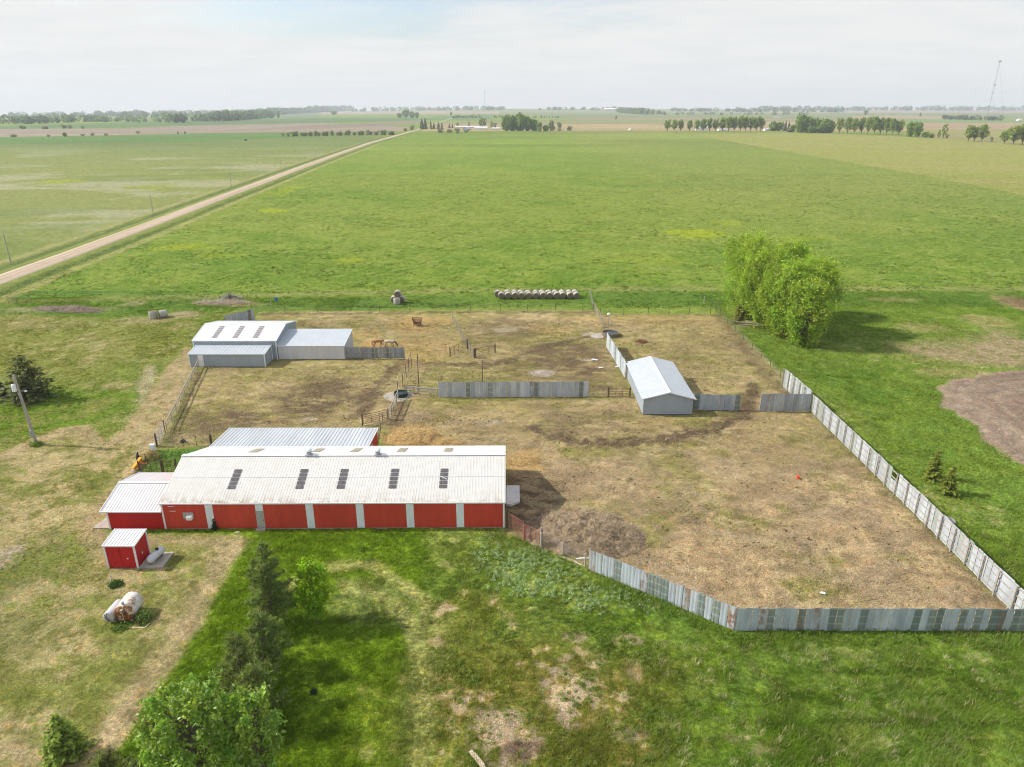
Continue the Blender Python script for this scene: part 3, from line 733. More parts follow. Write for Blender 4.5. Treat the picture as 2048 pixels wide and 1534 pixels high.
    # skylights: dark strips crossed by the purlins
    for i, (px, py, wd) in enumerate([(469, 962, .78), (603, 962, .78), (685, 961, .78), (788, 959, .78), (888, 957, .78)]):
        xx = (at(px, py, 4.0).x + 35.2 - 0.0)
        sk = MB()
        for k in range(5):
            a = H * (0.285 + k * 0.083); b_ = a + H * 0.068
            o = v * ((a + b_) / 2) + n * 0.056
            P = [Vector((xx + .15, 0, 0)) + o + Vector((sx * wd / 2, 0, 0)) + v * (sv * (b_ - a) / 2) for sx, sv in ((-1, -1), (1, -1), (1, 1), (-1, 1))]
            Q = [q - n * 0.016 for q in P]
            sk.face(P)
            for a_, b2 in ((0, 1), (1, 2), (2, 3), (3, 0)): sk.face([P[a_], Q[a_], Q[b2], P[b2]])
        if i == 4:
            o1 = v * (H * 0.46) + n * 0.07; o2 = v * (H * 0.525) + n * 0.07
            bar = MB(); bar.beam(Vector((xx - .2, 0, 0)) + o2, Vector((xx + .5, 0, 0)) + o1, 0.05, 0.02, up=n)
            so = sk.build('skylight', M['skylight'], rf); bar.build('loose_purlin', M['white'], so)
        else: sk.build('skylight', M['skylight'], rf)
    for px in (510, 634, 711, 804, 897):
        xx = at(px, 902, 4.4).x + 35.2
        sk = MB(); a, b_ = H * 0.30, H * 0.70
        P = [Vector((xx + .15 + sx * 0.42, 0, 0)) + v2 * (a if sv < 0 else b_) + n2 * 0.05 for sx, sv in ((-1, -1), (-1, 1), (1, 1), (1, -1))]
        P = P[::-1]; Q = [q - n2 * 0.045 for q in P]; sk.face(P)
        for a_, b2 in ((0, 1), (1, 2), (2, 3), (3, 0)): sk.face([P[a_], Q[a_], Q[b2], P[b2]])
        sk.build('skylight', M['tanlight'], rf2)
    for px in (617, 755):
        xx = at(px, 912, 5.3).x + 35.2
        b = MB(); b.box((xx, D / 2 - 0.05, rz + 0.14), (0.75, 0.6, 0.05)); b.lathe([(0.25, 0), (0.25, .32), (0.30, .34)], 14, (xx, D / 2, rz + .16))
        vo = b.build('roof_vent', M['greymetal'], t)
        b = MB(); b.lathe([(0.001, .30), (.16, .28), (.30, .18), (.33, 0.06), (.28, -.03), (.12, -.06)], 14, (xx, D / 2, rz + .56))
        b.build('vent_turbine', M['bluewhite'], vo, smooth=True)
    # boarded window with an air conditioner, and two pale slats
    wx = 2.55
    b = MB(); b.box((wx, -0.035, 1.62), (1.02, 0.05, 0.70)); wo = b.build('window', dm, t)
    b = MB()
    for dx in (-.5, .5): b.box((wx + dx, -0.055, 1.62), (0.07, 0.05, 0.76))
    for dz in (-.36, .36): b.box((wx, -0.055, 1.62 + dz), (0.93, 0.05, 0.07))
    b.build('frame', M['greywood'], wo)
    b = MB(); b.box((wx + 0.2, -0.27, 1.52), (0.56, 0.42, 0.36))
    for k in range(6): b.box((wx + 0.2, -0.485, 1.40 + k * .045), (0.5, 0.012, 0.02))
    b.build('air_conditioner', M['white'], wo)
    b = MB(); b.box((0.95, -0.035, 2.68), (0.6, 0.03, 0.06)); b.build('slat', M['white'], t)
    b = MB(); b.box((1.05, -0.035, 2.15), (0.62, 0.03, 0.06)); b.build('slat', M['white'], t)
    # sliding door on the east gable
    b = MB(); rib_sheet(b, (L + 0.05, 4.6, 0.12), (0, 1, 0), (0, 0, 1), (1, 0, 0), 3.6, 2.75, 0.25, 0.03, 0.015); b.build('sliding_door', M['white'], t)
barn()
def apron(name, pts, h, mat, label):
    b = MB(); P = [Vector((x, y, h)) for x, y in pts]; Q = [Vector((x, y, -0.1)) for x, y in pts]
    b.face(P)
    for i in range(len(P)):
        j = (i + 1) % len(P); b.face([P[i], Q[i], Q[j], P[j]])
    return tag(b.build(name, mat), label, 'slab')
apron('concrete_apron', [(-0.62, 66.6), (-0.15, 66.45), (0.85, 67.2), (0.85, 70.6), (-0.62, 70.6)], 0.22, M['paleconcrete'], 'pale concrete apron outside the east gable end of the long red barn')
apron('concrete_apron', [(-42.7, 62.05), (-40.95, 62.05), (-40.95, 66.3), (-42.2, 66.3)], 0.10, M['concrete'], 'weathered concrete apron on the west side of the low red garage')
apron('concrete_apron', [(-34.75, 55.4), (-32.55, 55.4), (-32.55, 57.8), (-34.75, 57.8)], 0.12, M['concrete'], 'square concrete slab under the white propane tank')

# ---- low red garage on the west end
def garage():
    L = 5.62; D = 7.7; ez = 2.15; rz = 3.15; oh = 0.35
    t = empty('red_garage', (-40.88, 62.02, 0), 0, 'low bright red garage with a clean white roof joined to the barn end', 'garage')
    w = MB(); rib_sheet(w, (0, 0, 0.03), (1, 0, 0), (0, 0, 1), (0, -1, 0), L, ez, 0.23, 0.03, 0.015)
    g = lambda u: ez - 0.03 + (rz - ez) * (1 - abs(u - D / 2) / (D / 2)) - 0.05
    rib_sheet(w, (0, D, 0.03), (0, -1, 0), (0, 0, 1), (-1, 0, 0), D, 0, 0.23, 0.03, 0.015, htop=g)
    rib_sheet(w, (L, D, 0.03), (-1, 0, 0), (0, 0, 1), (0, 1, 0), L, ez, 0.23, 0.03, 0.015)
    w.build('wall', M['redfresh'], t)
    b = MB(); rib_sheet(b, (-0.04, 6.6, 0.05), (0, -1, 0), (0, 0, 1), (-1, 0, 0), 3.4, 2.1, 0.4, 0.03, 0.02); b.build('garage_door', M['white'], t)
    tr = MB(); tr.box((0.03, -0.03, ez / 2), (0.17, 0.1, ez)); tr.box((L / 2 - .2, -oh, ez + 0.03), (L + 0.5, 0.06, 0.14))
    tr.beam((-0.5, -oh, ez + .02), (-0.5, D / 2, rz + .05), 0.05, 0.15); tr.beam((-0.5, D + oh, ez + .02), (-0.5, D / 2, rz + .05), 0.05, 0.15)
    tr.build('trim', M['white'], t)
    run = D / 2 + oh; rise = (rz - ez) * run / (D / 2)
    for sgn in (0, 1):
        v = Vector((0, run if not sgn else -run, rise)).normalized(); n = Vector((0, -rise if not sgn else rise, run)).normalized()
        b = MB()
        if not sgn: rib_sheet(b, (0, 0, 0), (1, 0, 0), v, n, L + 0.5, math.hypot(run, rise), 0.30, 0.05, 0.035)
        else: rib_sheet(b, (L + .5, 0, 0), (-1, 0, 0), v, n, L + 0.5, math.hypot(run, rise), 0.30, 0.05, 0.035)
        b.build('roof', M['whiteroof'], t, loc=(-0.5, -oh if not sgn else D + oh, rz - rise + .08))
    c = MB(); c.beam((-0.52, D / 2, rz + .1), (L + .02, D / 2, rz + .1), 0.4, 0.05); c.build('ridge_cap', M['white'], t)
garage()

# ---- lean-to behind the barn
def mono(name, label, cat, x0, x1, y0, y1, z0, z1, wall, roof, trim, oh=0.15, pitch=0.3, corners=True, left=True, base=0.03, rh=0.035):
    """a shed with one roof slope, z0 high at the near wall and z1 at the far wall"""
    L = x1 - x0; D = y1 - y0
    t = empty(name, (x0, y0, 0), 0, label, cat)
    w = MB(); rib_sheet(w, (0, 0, base), (1, 0, 0), (0, 0, 1), (0, -1, 0), L, z0 - base, 0.23, 0.03, 0.018)
    side = lambda u: z0 + (z1 - z0) * u / D - base - .02
    rib_sheet(w, (L, 0, base), (0, 1, 0), (0, 0, 1), (1, 0, 0), D, 0, 0.23, 0.03, 0.018, htop=side)
    rib_sheet(w, (0, D, base), (0, -1, 0), (0, 0, 1), (-1, 0, 0), D, 0, 0.23, 0.03, 0.018, htop=lambda u: side(D - u))
    rib_sheet(w, (L, D, base), (-1, 0, 0), (0, 0, 1), (0, 1, 0), L, z1 - base, 0.23, 0.03, 0.018)
    w.build('wall', wall, t)
    sl = (z1 - z0) / D
    v = Vector((0, D + 2 * oh, sl * (D + 2 * oh))); H = v.length; v.normalize(); n = Vector((0, -v.z, v.y))
    b = MB(); rib_sheet(b, (0, 0, 0), (1, 0, 0), v, n, L + 2 * oh, H, pitch, 0.05, rh)
    b.build('roof', roof, t, loc=(-oh, -oh, z0 - sl * oh + 0.05))
    tr = MB()
    if corners:
        for (x, y, z) in ((0.02, -0.02, z0), (L - 0.02, -0.02, z0), (L + .02, D - .02, z1)):
            tr.box((x, y, z / 2), (0.14, 0.14, z))
    tr.box((L / 2, -oh, z0 - sl * oh + 0.02), (L + 2 * oh + .02, 0.05, 0.12))
    for x in (-oh, L + oh): tr.beam((x, -oh, z0 - sl * oh + .03), (x, D + oh, z1 + sl * oh + .03), 0.05, 0.13)
    tr.build('trim', trim, t)
    return t
t = mono('lean_to', 'red walled lean-to with a ribbed zinc roof behind the long barn', 'lean-to', -35.3, -16.95, 74.75, 81.0, 2.92, 2.45, M['red'], M['zinc'], M['white'], rh=0.04, pitch=0.42, corners=False)
b = MB(); b.box((18.39, 2.2, 1.15), (0.06, 1.0, 1.95)); b.build('door', M['white'], t)
t = mono('small_shed', 'small bright red shed with white corner trim and a sloping white roof', 'shed', -37.58, -34.82, 55.48, 57.72, 2.42, 2.66, M['redfresh'], M['whiteroof'], M['white'], oh=0.12)
b = MB(); b.box((1.98, -0.05, 1.05), (0.14, 0.06, 0.09)); b.build('latch', M['white'], t)
b = MB(); b.box((2.82, 1.0, 1.0), (0.06, 0.10, 0.16)); b.build('latch', M['white'], t)
b = MB(); b.box((1.35, -0.022, 1.1), (0.015, 0.012, 2.1)); b.build('door_edge', M['dark'], t)
# ---- grey sheds
t = mono('lean_to_shed', 'low blue-grey lean-to along the front of the tall grey shed', 'shed', -53.2, -40.75, 110.55, 114.15, 2.2, 2.62, M['greywall'], M['paleroof'], M['bluewhite'], oh=0.12, pitch=0.6)
b = MB(); b.box((1.9, -0.04, 1.05), (0.85, 0.06, 1.95)); dd = b.build('door', M['white'], t)
b = MB(); b.box((2.2, -0.08, 1.0), (0.05, 0.05, 0.14)); b.build('handle', M['dark'], dd)
t = mono('side_shed', 'pale grey flat-fronted shed joined to the tall grey one', 'shed', -39.72, -28.45, 114.3, 121.2, 2.38, 3.25, M['palewall'], M['paleroof'], M['white'], oh=0.06, pitch=0.9, corners=False, rh=.012)
def gable_shed(name, label, x0, y0, L, D, ez, rz, oh, axis, wall, roof, trim, pitch=0.6):
    """axis 'x': the ridge runs along x; 'y': along y"""
    t = empty(name, (x0, y0, 0), 0, label, 'shed')
    w = MB()
    gx = lambda W: (lambda u: ez + (rz - ez) * (1 - abs(u - W / 2) / (W / 2)) - 0.09)
    if axis == 'x':
        rib_sheet(w, (0, 0, .04), (1, 0, 0), (0, 0, 1), (0, -1, 0), L, ez - .04, 0.23, .03, .018)
        rib_sheet(w, (L, D, .04), (-1, 0, 0), (0, 0, 1), (0, 1, 0), L, ez - .04, 0.23, .03, .018)
        rib_sheet(w, (L, 0, .04), (0, 1, 0), (0, 0, 1), (1, 0, 0), D, 0, .23, .03, .018, htop=gx(D))
        rib_sheet(w, (0, D, .04), (0, -1, 0), (0, 0, 1), (-1, 0, 0), D, 0, .23, .03, .018, htop=gx(D))
    else:
        rib_sheet(w, (0, 0, .04), (1, 0, 0), (0, 0, 1), (0, -1, 0), L, 0, .3, .03, .02, htop=gx(L))
        rib_sheet(w, (L, D, .04), (-1, 0, 0), (0, 0, 1), (0, 1, 0), L, 0, .3, .03, .02, htop=gx(L))
        rib_sheet(w, (L, 0, .04), (0, 1, 0), (0, 0, 1), (1, 0, 0), D, ez - .04, .3, .03, .02)
        rib_sheet(w, (0, D, .04), (0, -1, 0), (0, 0, 1), (-1, 0, 0), D, ez - .04, .3, .03, .02)
    w.build('wall', wall, t)
    half = (D if axis == 'x' else L) / 2
    run = half + oh; rise = (rz - ez) * run / half; H = math.hypot(run, rise); roofs = []
    for sgn in (-1, 1):
        b = MB()
        if axis == 'x':
            v = Vector((0, -sgn * run, rise)).normalized(); n = Vector((0, sgn * rise, run)).normalized()
            O = (-oh, -oh, 0) if sgn < 0 else (L + oh, D + oh, 0); U = (1, 0, 0) if sgn < 0 else (-1, 0, 0); Ln = L + 2 * oh
        else:
            v = Vector((-sgn * run, 0, rise)).normalized(); n = Vector((sgn * rise, 0, run)).normalized()
            O = (-oh, D + oh, 0) if sgn < 0 else (L + oh, -oh, 0); U = (0, -1, 0) if sgn < 0 else (0, 1, 0); Ln = D + 2 * oh
        rib_sheet(b, (O[0], O[1], rz - rise + 0.06), U, v, n, Ln, H, pitch, .05, .025)
        roofs.append((b.build('roof', roof, t), v, n, H, rz - rise + 0.06))
    tr = MB()
    if axis == 'x':
        tr.box((L / 2, -oh, ez - .02), (L + 2 * oh, .05, .12))
        for x in (.03, L - .03): tr.box((x, -.03, ez / 2), (.15, .1, ez))
        for x in (-oh, L + oh):
            tr.beam((x, -oh, rz - rise + .03), (x, D / 2, rz + .03), .05, .15); tr.beam((x, D + oh, rz - rise + .03), (x, D / 2, rz + .03), .05, .15)
        tr.beam((-oh, D / 2, rz + .09), (L + oh, D / 2, rz + .09), .35, .04)
    else:
        for y in (-oh, D + oh):
            tr.beam((-oh, y, rz - rise + .03), (L / 2, y, rz + .03), .05, .15); tr.beam((L + oh, y, rz - rise + .03), (L / 2, y, rz + .03), .05, .15)
        tr.beam((L / 2, -oh, rz + .09), (L / 2, D + oh, rz + .09), .35, .04)
    tr.build('trim', trim, t)
    return t, roofs
t, rf = gable_shed('tall_shed', 'tall grey metal shed with three rows of roof skylights', -53.85, 114.2, 14.0, 11.8, 3.35, 4.55, 0.12, 'x', M['greywall'], M['whiteroof'], M['bluewhite'])
ro, v, n, H, z0 = rf[0]
for px in (434, 475, 515):
    xx = at(px, 666, 4.0).x + 53.85
    b = MB()
    for k in range(6):
        a, b_ = H * (0.17 + k * 0.118), H * (0.17 + k * 0.118 + 0.072)
        o = Vector((0, -0.12, z0))
        P = [o + Vector((xx + sx * 0.42, 0, 0)) + v * (a if sv < 0 else b_) + n * 0.05 for sx, sv in ((-1, -1), (1, -1), (1, 1), (-1, 1))]
        Q = [q - n * .045 for q in P]; b.face(P)
        for i, j in ((0, 1), (1, 2), (2, 3), (3, 0)): b.face([P[i], Q[i], Q[j], P[j]])
    b.build('skylight', M['tanlight'] if 0 else surf('grey_skylight', (0.22, 0.20, 0.20), 0.5, var=.2), ro)
t, rf = gable_shed('loafing_shed', 'free-standing blue-grey gabled shed with a pale roof in the pen', 18.25, 90.85, 6.9, 14.6, 2.5, 3.42, 0.32, 'y', M['greywall'], M['paleroof'], M['bluewhite'], 0.9)
b = MB(); b.box((3.45, -0.0, 0.02), (6.8, 0.05, 0.09)); b.build('base_board', M['dark'], t)
# ------------------------------------------------------------------ windbreak fences of old sheet metal
ZN = [(0.47, 0.52, 0.565), (0.43, 0.48, 0.52), (0.50, 0.55, 0.595), (0.42, 0.465, 0.51), (0.46, 0.51, 0.555)]
GR = [(0.33, 0.39, 0.37), (0.28, 0.34, 0.32), (0.37, 0.42, 0.40)]
def windbreak(name, label, pts, h, pw, post_side=1, post_gap=2.2, kind='mixed', seed=1, hend=None, posth=0.0, front_frame=False, group='windbreak fences of sheet metal', bright=1.0, gap_at=None, railmat='greywood'):
    """sheets stand along pts; posts and rails on the post_side (+1 = to the right walking along)"""
    r = random.Random(seed)
    P = [Vector((x, y, 0)) for x, y in pts]
    t = empty(name, P[0], 0, label, 'fence', group)
    O = P[0]
    sh = MB(); rails = MB(); tot = 0
    full = sum((b - a).length for a, b in zip(P[:-1], P[1:]))
    posts = []
    for a, b in zip(P[:-1], P[1:]):
        L = (b - a).length; d = (b - a) / L; n = Vector((d.y, -d.x, 0))
        k = max(1, round(L / pw)); w = L / k
        for i in range(k):
            if gap_at and any(abs(tot + i * w - g) < w * 0.6 for g in gap_at):
                hh0 = h * 0.55
            else: hh0 = h
            f = (tot + i * w) / full
            hh = (hh0 if hend is None else hh0 + (hend - h) * f) + r.uniform(-.05, .05)
            base = r.uniform(0.0, .06)
            off = -n * post_side * (0.012 * (i % 2))
            c0 = (a - O) + d * (i * w + 0.012) + off; c1 = (a - O) + d * ((i + 1) * w - (0.04 if r.random() < .65 else -0.02)) + off
            lean = n * r.uniform(-.03, .03)
            q = r.random()
            dark = (kind == 'mixed' and q < .30) or (kind == 'dull' and q < .10) or (kind == 'white' and q < .12)
            rust = 0.0
            if kind != 'white' and r.random() < .10: rust = r.uniform(.5, .9)
            if kind == 'white' and r.random() < .12: rust = .5
            if dark: base_c = r.choice(GR)
            else: base_c = r.choice(ZN)
            if kind == 'white': base_c = tuple(min(.70, x * 1.08) for x in base_c)
            j = r.uniform(.92, 1.06) * bright
            base_c = tuple(x * j for x in base_c)
            # sheet as stacked strips so that see-through fibreglass shows the rails behind it as pale bars
            zs = [base, hh * .08, hh * .30, hh * .37, hh * .62, hh * .69, hh * .93, hh]
            tn = -n * post_side * 0.03
            ribs = [0, .25, .5, .75, 1]
            for zi in range(7):
                za, zb = zs[zi], zs[zi + 1]
                cc = base_c
                if dark and zi in (1, 3, 5): cc = tuple(x * .72 for x in base_c)
                for ri in range(4):
                    ua, ub = ribs[ri], ribs[ri + 1]; oa = tn * (ri % 2) * .8; ob = tn * ((ri + 1) % 2) * .8
                    p0 = c0.lerp(c1, ua) + oa; p1 = c0.lerp(c1, ub) + ob
                    sh.face([p0 + lean * (za / hh) + Vector((0, 0, za)), p1 + lean * (za / hh) + Vector((0, 0, za)), p1 + lean * (zb / hh) + Vector((0, 0, zb)), p0 + lean * (zb / hh) + Vector((0, 0, zb))], (*cc, rust))
            # its back, a hair behind
            bk = n * post_side * 0.012
            e = [c0 + bk + Vector((0, 0, base)), c1 + bk + Vector((0, 0, base)), c1 + bk + lean + Vector((0, 0, hh)), c0 + bk + lean + Vector((0, 0, hh))]
            sh.face(e[::-1], (*tuple(x * .9 for x in base_c), rust * .5))
            sh.face([c0 + lean + Vector((0, 0, hh)), c1 + lean + Vector((0, 0, hh)), c1 + bk + lean + Vector((0, 0, hh)), c0 + bk + lean + Vector((0, 0, hh))], (*base_c, 0))
        so = n * post_side * 0.07
        hA = h if hend is None else h + (hend - h) * (tot / full); hB = h if hend is None else h + (hend - h) * ((tot + L) / full)
        for z in (.12, .36, .66, .93) if h > 2.1 else (.14, .52, .93):
            rails.beam((a - O) + so + Vector((0, 0, hA * z)), (b - O) + so + Vector((0, 0, hB * z)), 0.05, 0.11, up=(0, 0, 1))
        m = max(1, round(L / post_gap))
        for i in range(m + 1):
            if i == m and b is not P[-1]: continue
            posts.append(((a - O) + d * (L * i / m) + n * post_side * 0.17, n, hA + (hB - hA) * i / m))
        tot += L
    sh.build('sheet_panels', M['sheet'], t)
    rails.build('rail', M[railmat], t)
    for p, n, hh in posts:
        b = MB(); q = p + n * r.uniform(-.02, .05); b.tube([q - Vector((0, 0, .3)), q + Vector((r.uniform(-.04, .04), r.uniform(-.04, .04), hh + posth + r.uniform(-.08, .08)))], [.085, .075], 7)
        b.build('post', M['greywood'], t)
    return t
windbreak('windbreak_fence', 'windbreak of grey sheets running diagonally from the brush heap to the fence corner', [(7.14, 55.12), (18.2, 46.95)], 2.28, 0.64, -1, 2.4, 'mixed', 3)
windbreak('windbreak_fence', 'long near windbreak of dull blue-grey and rusty sheets along the tall grass', [(18.25, 46.9), (42.55, 46.85), (52.0, 46.8)], 2.28, 0.62, -1, 2.4, 'mixed', 5)
windbreak('windbreak_fence', 'long pale windbreak with dark posts between the straw pen and the green east strip', [(42.15, 92.05), (42.38, 75.2), (42.5, 62.5), (42.55, 47.1)], 2.62, 0.70, 1, 2.13, 'white', 8, gap_at=[21.6, 22.3])
windbreak('windbreak_fence', 'short pale windbreak running on past the two dark cross panels to the wire fence', [(41.6, 101.6), (42.12, 92.25)], 2.95, 0.62, 1, 1.9, 'white', 9)
windbreak('windbreak_fence', 'dark grey windbreak beside the gabled shed, west of the dirt gap', [(25.75, 92.5), (32.15, 92.3)], 2.45, 0.72, -1, 2.1, 'dull', 12, bright=.85)
windbreak('windbreak_fence', 'dark grey windbreak east of the dirt gap, ending at the pale fence', [(35.0, 92.0), (42.0, 92.0)], 2.68, 0.66, -1, 2.3, 'dull', 13, bright=.75)
windbreak('windbreak_fence', 'long grey windbreak across the middle of the pens', [(-10.8, 97.2), (11.25, 97.4)], 2.46, 0.66, -1, 2.45, 'dull', 14, bright=.95)
windbreak('windbreak_fence', 'pale curving windbreak running back from the gabled shed to the stock tank', [(17.95, 105.3), (17.45, 112.7), (17.2, 117.0), (16.9, 121.0)], 2.7, 0.8, 1, 2.6, 'white', 15)
windbreak('windbreak_fence', 'short blue-grey windbreak behind the tall grey shed', [(-55.6, 133.0), (-51.9, 138.2)], 2.4, 0.75, -1, 2.0, 'dull', 16, bright=.9)
windbreak('windbreak_fence', 'timber framed windbreak of dark sheets in front of the two horses', [(-28.3, 114.75), (-18.35, 114.75)], 2.0, 0.62, 1, 2.35, 'dull', 17, bright=.72)

# ------------------------------------------------------------------ wire, rail and pipe fences
def wire_fence(name, label, pts, spacing, h, mat='darkpost', r=0.05, wires=4, top_rail=None, seed=1, jitter=.05, mesh=False):
    q = random.Random(seed)
    P = [Vector((x, y, 0)) for x, y in pts]; O = P[0]
    t = empty(name, O, 0, label, 'fence')
    w = MB(); rl = MB()
    for a, b in zip(P[:-1], P[1:]):
        L = (b - a).length; d = (b - a) / L; k = max(1, round(L / spacing))
        for i in range(k + (1 if b is P[-1] else 0)):
            hh = h * q.uniform(.9, 1.1); p = (a - O) + d * (L * i / k) + Vector((q.uniform(-jitter, jitter), q.uniform(-jitter, jitter), 0))
            m = MB(); m.tube([p - Vector((0, 0, .25)), p + Vector((q.uniform(-.06, .06), q.uniform(-.06, .06), hh))], [r, r * .9], 6); m.build('post', M[mat], t)
        for z in np.linspace(.2, .95, wires):
            w.tube([(a - O) + Vector((0, 0, h * z)), (b - O) + Vector((0, 0, h * z))], .012, 4, caps=False)
        if mesh:
            for i in range(int(L / .35)):
                p = (a - O) + d * (i * .35); w.tube([p + Vector((0, 0, .15)), p + Vector((0, 0, h * .95))], .008, 3, caps=False)
        if top_rail:
            rl.beam((a - O) + Vector((0, 0, h * .92)), (b - O) + Vector((0, 0, h * .92)), .09, .16)
            rl.beam((a - O) + Vector((0, 0, h * .5)), (b - O) + Vector((0, 0, h * .5)), .05, .12)
    w.build('wire', M['wire'], t)
    if top_rail: rl.build('rail', M[top_rail], t)
    return t
A2 = at2
wire_fence('wire_fence', 'wire fence on thin dark posts along the back of the pens below the hay bales', [A2(505, 627), A2(700, 624), A2(1000, 622), A2(1165, 621), A2(1186, 622)], 6.8, 1.5, seed=2)
wire_fence('wire_fence', 'wire fence on dark posts behind the pen with the rusty heap', [A2(1200, 630), A2(1296, 629), A2(1420, 628)], 4.2, 1.5, seed=3, r=.06)
wire_fence('wire_fence', 'sagging wire fence running from the back corner post to the pale windbreak by the cottonwoods', [A2(1424, 612), A2(1440, 632), A2(1504, 700), A2(1560, 755), A2(1583, 790)], 5.2, 1.3, seed=4)
wire_fence('wire_fence', 'pale picket posts and wires running back toward the hay field', [A2(1186, 618), A2(1183, 600), A2(1180, 588)], 3.0, 1.5, 'greywood', seed=5, r=.07)
wire_fence('wire_fence', 'line of closely set pale posts beside the light pole and stock tank', [A2(1206, 655), A2(1200, 642), A2(1193, 630), A2(1188, 622)], 1.7, 1.7, 'palewood', seed=6, r=.08)
wire_fence('rail_fence', 'post fence with a silvery top rail along the west side of the grass pen', [A2(402, 728), A2(370, 790), A2(334, 862)], 2.9, 1.35, 'greywood', r=.06, wires=3, top_rail='greywood', seed=7)
wire_fence('wire_fence', 'thin rod and wire fence between the west pen and the red lean-to', [A2(314, 893), A2(366, 892), A2(422, 891)], 2.3, 1.45, seed=8, r=.035, wires=5)
wire_fence('net_fence', 'grey net wire fence leaning across the back pens', [A2(905, 640), A2(918, 665), A2(931, 690), A2(947, 714)], 2.6, 1.5, 'greywood', seed=9, r=.06, mesh=True)
wire_fence('wire_fence', 'leaning thin posts and wire from the horse windbreak down to the green stock tank', [A2(823, 730), A2(812, 755), A2(806, 775), A2(796, 792)], 2.9, 2.2, seed=10, r=.05, wires=3)
wire_fence('wire_fence', 'wire fence between the middle windbreak and the gate by the gabled shed', [A2(1179, 795), A2(1196, 795), A2(1212, 795)], 2.0, 1.4, 'greywood', seed=11)
wire_fence('wire_fence', 'old wire fence climbing from the red gates to the diagonal windbreak', [A2(1083, 1080), A2(1126, 1110), A2(1170, 1132)], 2.3, 1.45, 'greywood', seed=12, r=.09, wires=6)
wire_fence('wire_fence', 'thin posts and wire along the east side of the red lean-to', [A2(757, 888), A2(762, 865), A2(767, 848)], 1.9, 1.7, seed=13, r=.045, wires=3)
wire_fence('wire_fence', 'short plank and post fence between the green tank and the middle windbreak', [A2(812, 787), A2(838, 790), A2(876, 793)], 2.3, 1.25, 'darkpost', top_rail='greymetal', seed=14)
wire_fence('board_fence', 'weathered grey board fence sloping from the green stock tank to the rusty gate', [A2(797, 800), A2(787, 822), A2(778, 840)], 1.9, 1.6, 'greywood', top_rail='greywood', seed=15, r=.08)
wire_fence('wire_fence', 'pair of grey corner posts and wires far out by the road corner', [A2(18, 606), A2(32, 605), A2(60, 604)], 3.0, 1.6, 'greywood', seed=16, r=.08)

def pipe_gate(label, p0, p1, h=1.3, bars=6, mat='rustpipe', r=.03, uprights=3, posts=True, z0=.15, cat='gate', name='pipe_gate', group=None):
    a = Vector((*p0, 0)); b = Vector((*p1, 0)); t = empty(name, a, 0, label, cat, group); d = b - a
    f = MB()
    f.tube([Vector((0, 0, z0)), Vector((0, 0, h))], r * 1.2, 7); f.tube([d + Vector((0, 0, z0)), d + Vector((0, 0, h))], r * 1.2, 7)
    f.tube([Vector((0, 0, h)), d + Vector((0, 0, h))], r * 1.2, 7); f.tube([Vector((0, 0, z0)), d + Vector((0, 0, z0))], r * 1.2, 7)
    for k in range(1, uprights): f.tube([d * (k / uprights) + Vector((0, 0, z0)), d * (k / uprights) + Vector((0, 0, h))], r, 6)
    f.build('gate_frame', M[mat], t)
    g = MB()
    for k in range(1, bars - 1):
        z = z0 + (h - z0) * k / (bars - 1); g.tube([Vector((0, 0, z)), d + Vector((0, 0, z))], r * .85, 6)
    g.build('bars', M[mat], t)
    if posts:
        for q in (Vector(), d):
            m = MB(); q = q + d.normalized() * (-.14 if q.length < .01 else .14); m.tube([q - Vector((0, 0, .3)), q + Vector((0, 0, h + .25))], .08, 8); m.build('post', M['darkpost'], t)
    return t
pipe_gate('faded red pipe gate standing against the east corner of the red barn', A2(1016, 1056), A2(1046, 1074), 1.75, 7, 'redpipe', r=.022)
pipe_gate('faded red pipe gate between the rust post and the wire fence', A2(1051, 1077), A2(1081, 1092), 1.6, 7, 'redpipe', r=.022)
pipe_gate('brown pipe gate with six rails swung open by the board fence', A2(727, 850), A2(775, 839), 1.45, 6)
pipe_gate('dark pipe gate hung beside the gabled shed', A2(1218, 795), A2(1258, 795), 1.5, 6)
pipe_gate('pale green pipe gate at the corner of the west pen', A2(315, 890), A2(330, 866), 1.5, 7, 'greymetal')
pipe_gate('brown corral panels leaning in the grass between red garage and paddock', A2(283, 948), A2(326, 946), 1.5, 6, uprights=4)
pipe_gate('short brown corral panel standing up next to the barn roof edge', A2(328, 948), A2(352, 944), 1.6, 7, uprights=3)
pipe_gate('dark corral panel leading to the net wire fence from the west', A2(901, 714), A2(934, 698), 1.6, 6, uprights=4)
pipe_gate('thin dark corral panel east of the stout wooden post', A2(952, 714), A2(989, 706), 1.5, 5, uprights=3, r=.025)
pipe_gate('rusty pipe panel between the green stock tank and the tall mast post', A2(810, 786), A2(836, 788), 1.3, 5, uprights=3, posts=False)

def lone_post(label, px, py, h, r=.1, mat='darkpost', lean=(0, 0), name='wooden_post', cap=None):
    p = at(px, py); b = MB(); b.tube([(0, 0, -.3), (lean[0] * .5, lean[1] * .5, h * .5), (lean[0], lean[1], h)], [r, r * .95, r * .85], 8)
    b.lathe([(0.001, h + .02), (r * .8, h)], 8, (lean[0], lean[1], 0))
    o = b.build(name, M[mat], loc=(p.x, p.y, 0)); return tag(o, label, 'post')
lone_post('tall thin dark mast standing beside the plank fence', 838, 778, 5.6, .06, name='mast')
lone_post('tall thin dark mast rising behind the long middle windbreak', 965, 768, 4.0, .06, name='mast')
lone_post('stout dark wooden post at the end of the net wire fence', 949, 716, 1.7, .16)
lone_post('dark wooden post leaning on the pale east windbreak near its top', 1650, 850, 1.9, .13, 'rustpipe', (.35, .1))
lone_post('brown post stub against the pale east windbreak below the dark panels', 1703, 902, 1.6, .13, 'rustpipe', (.1, .1))
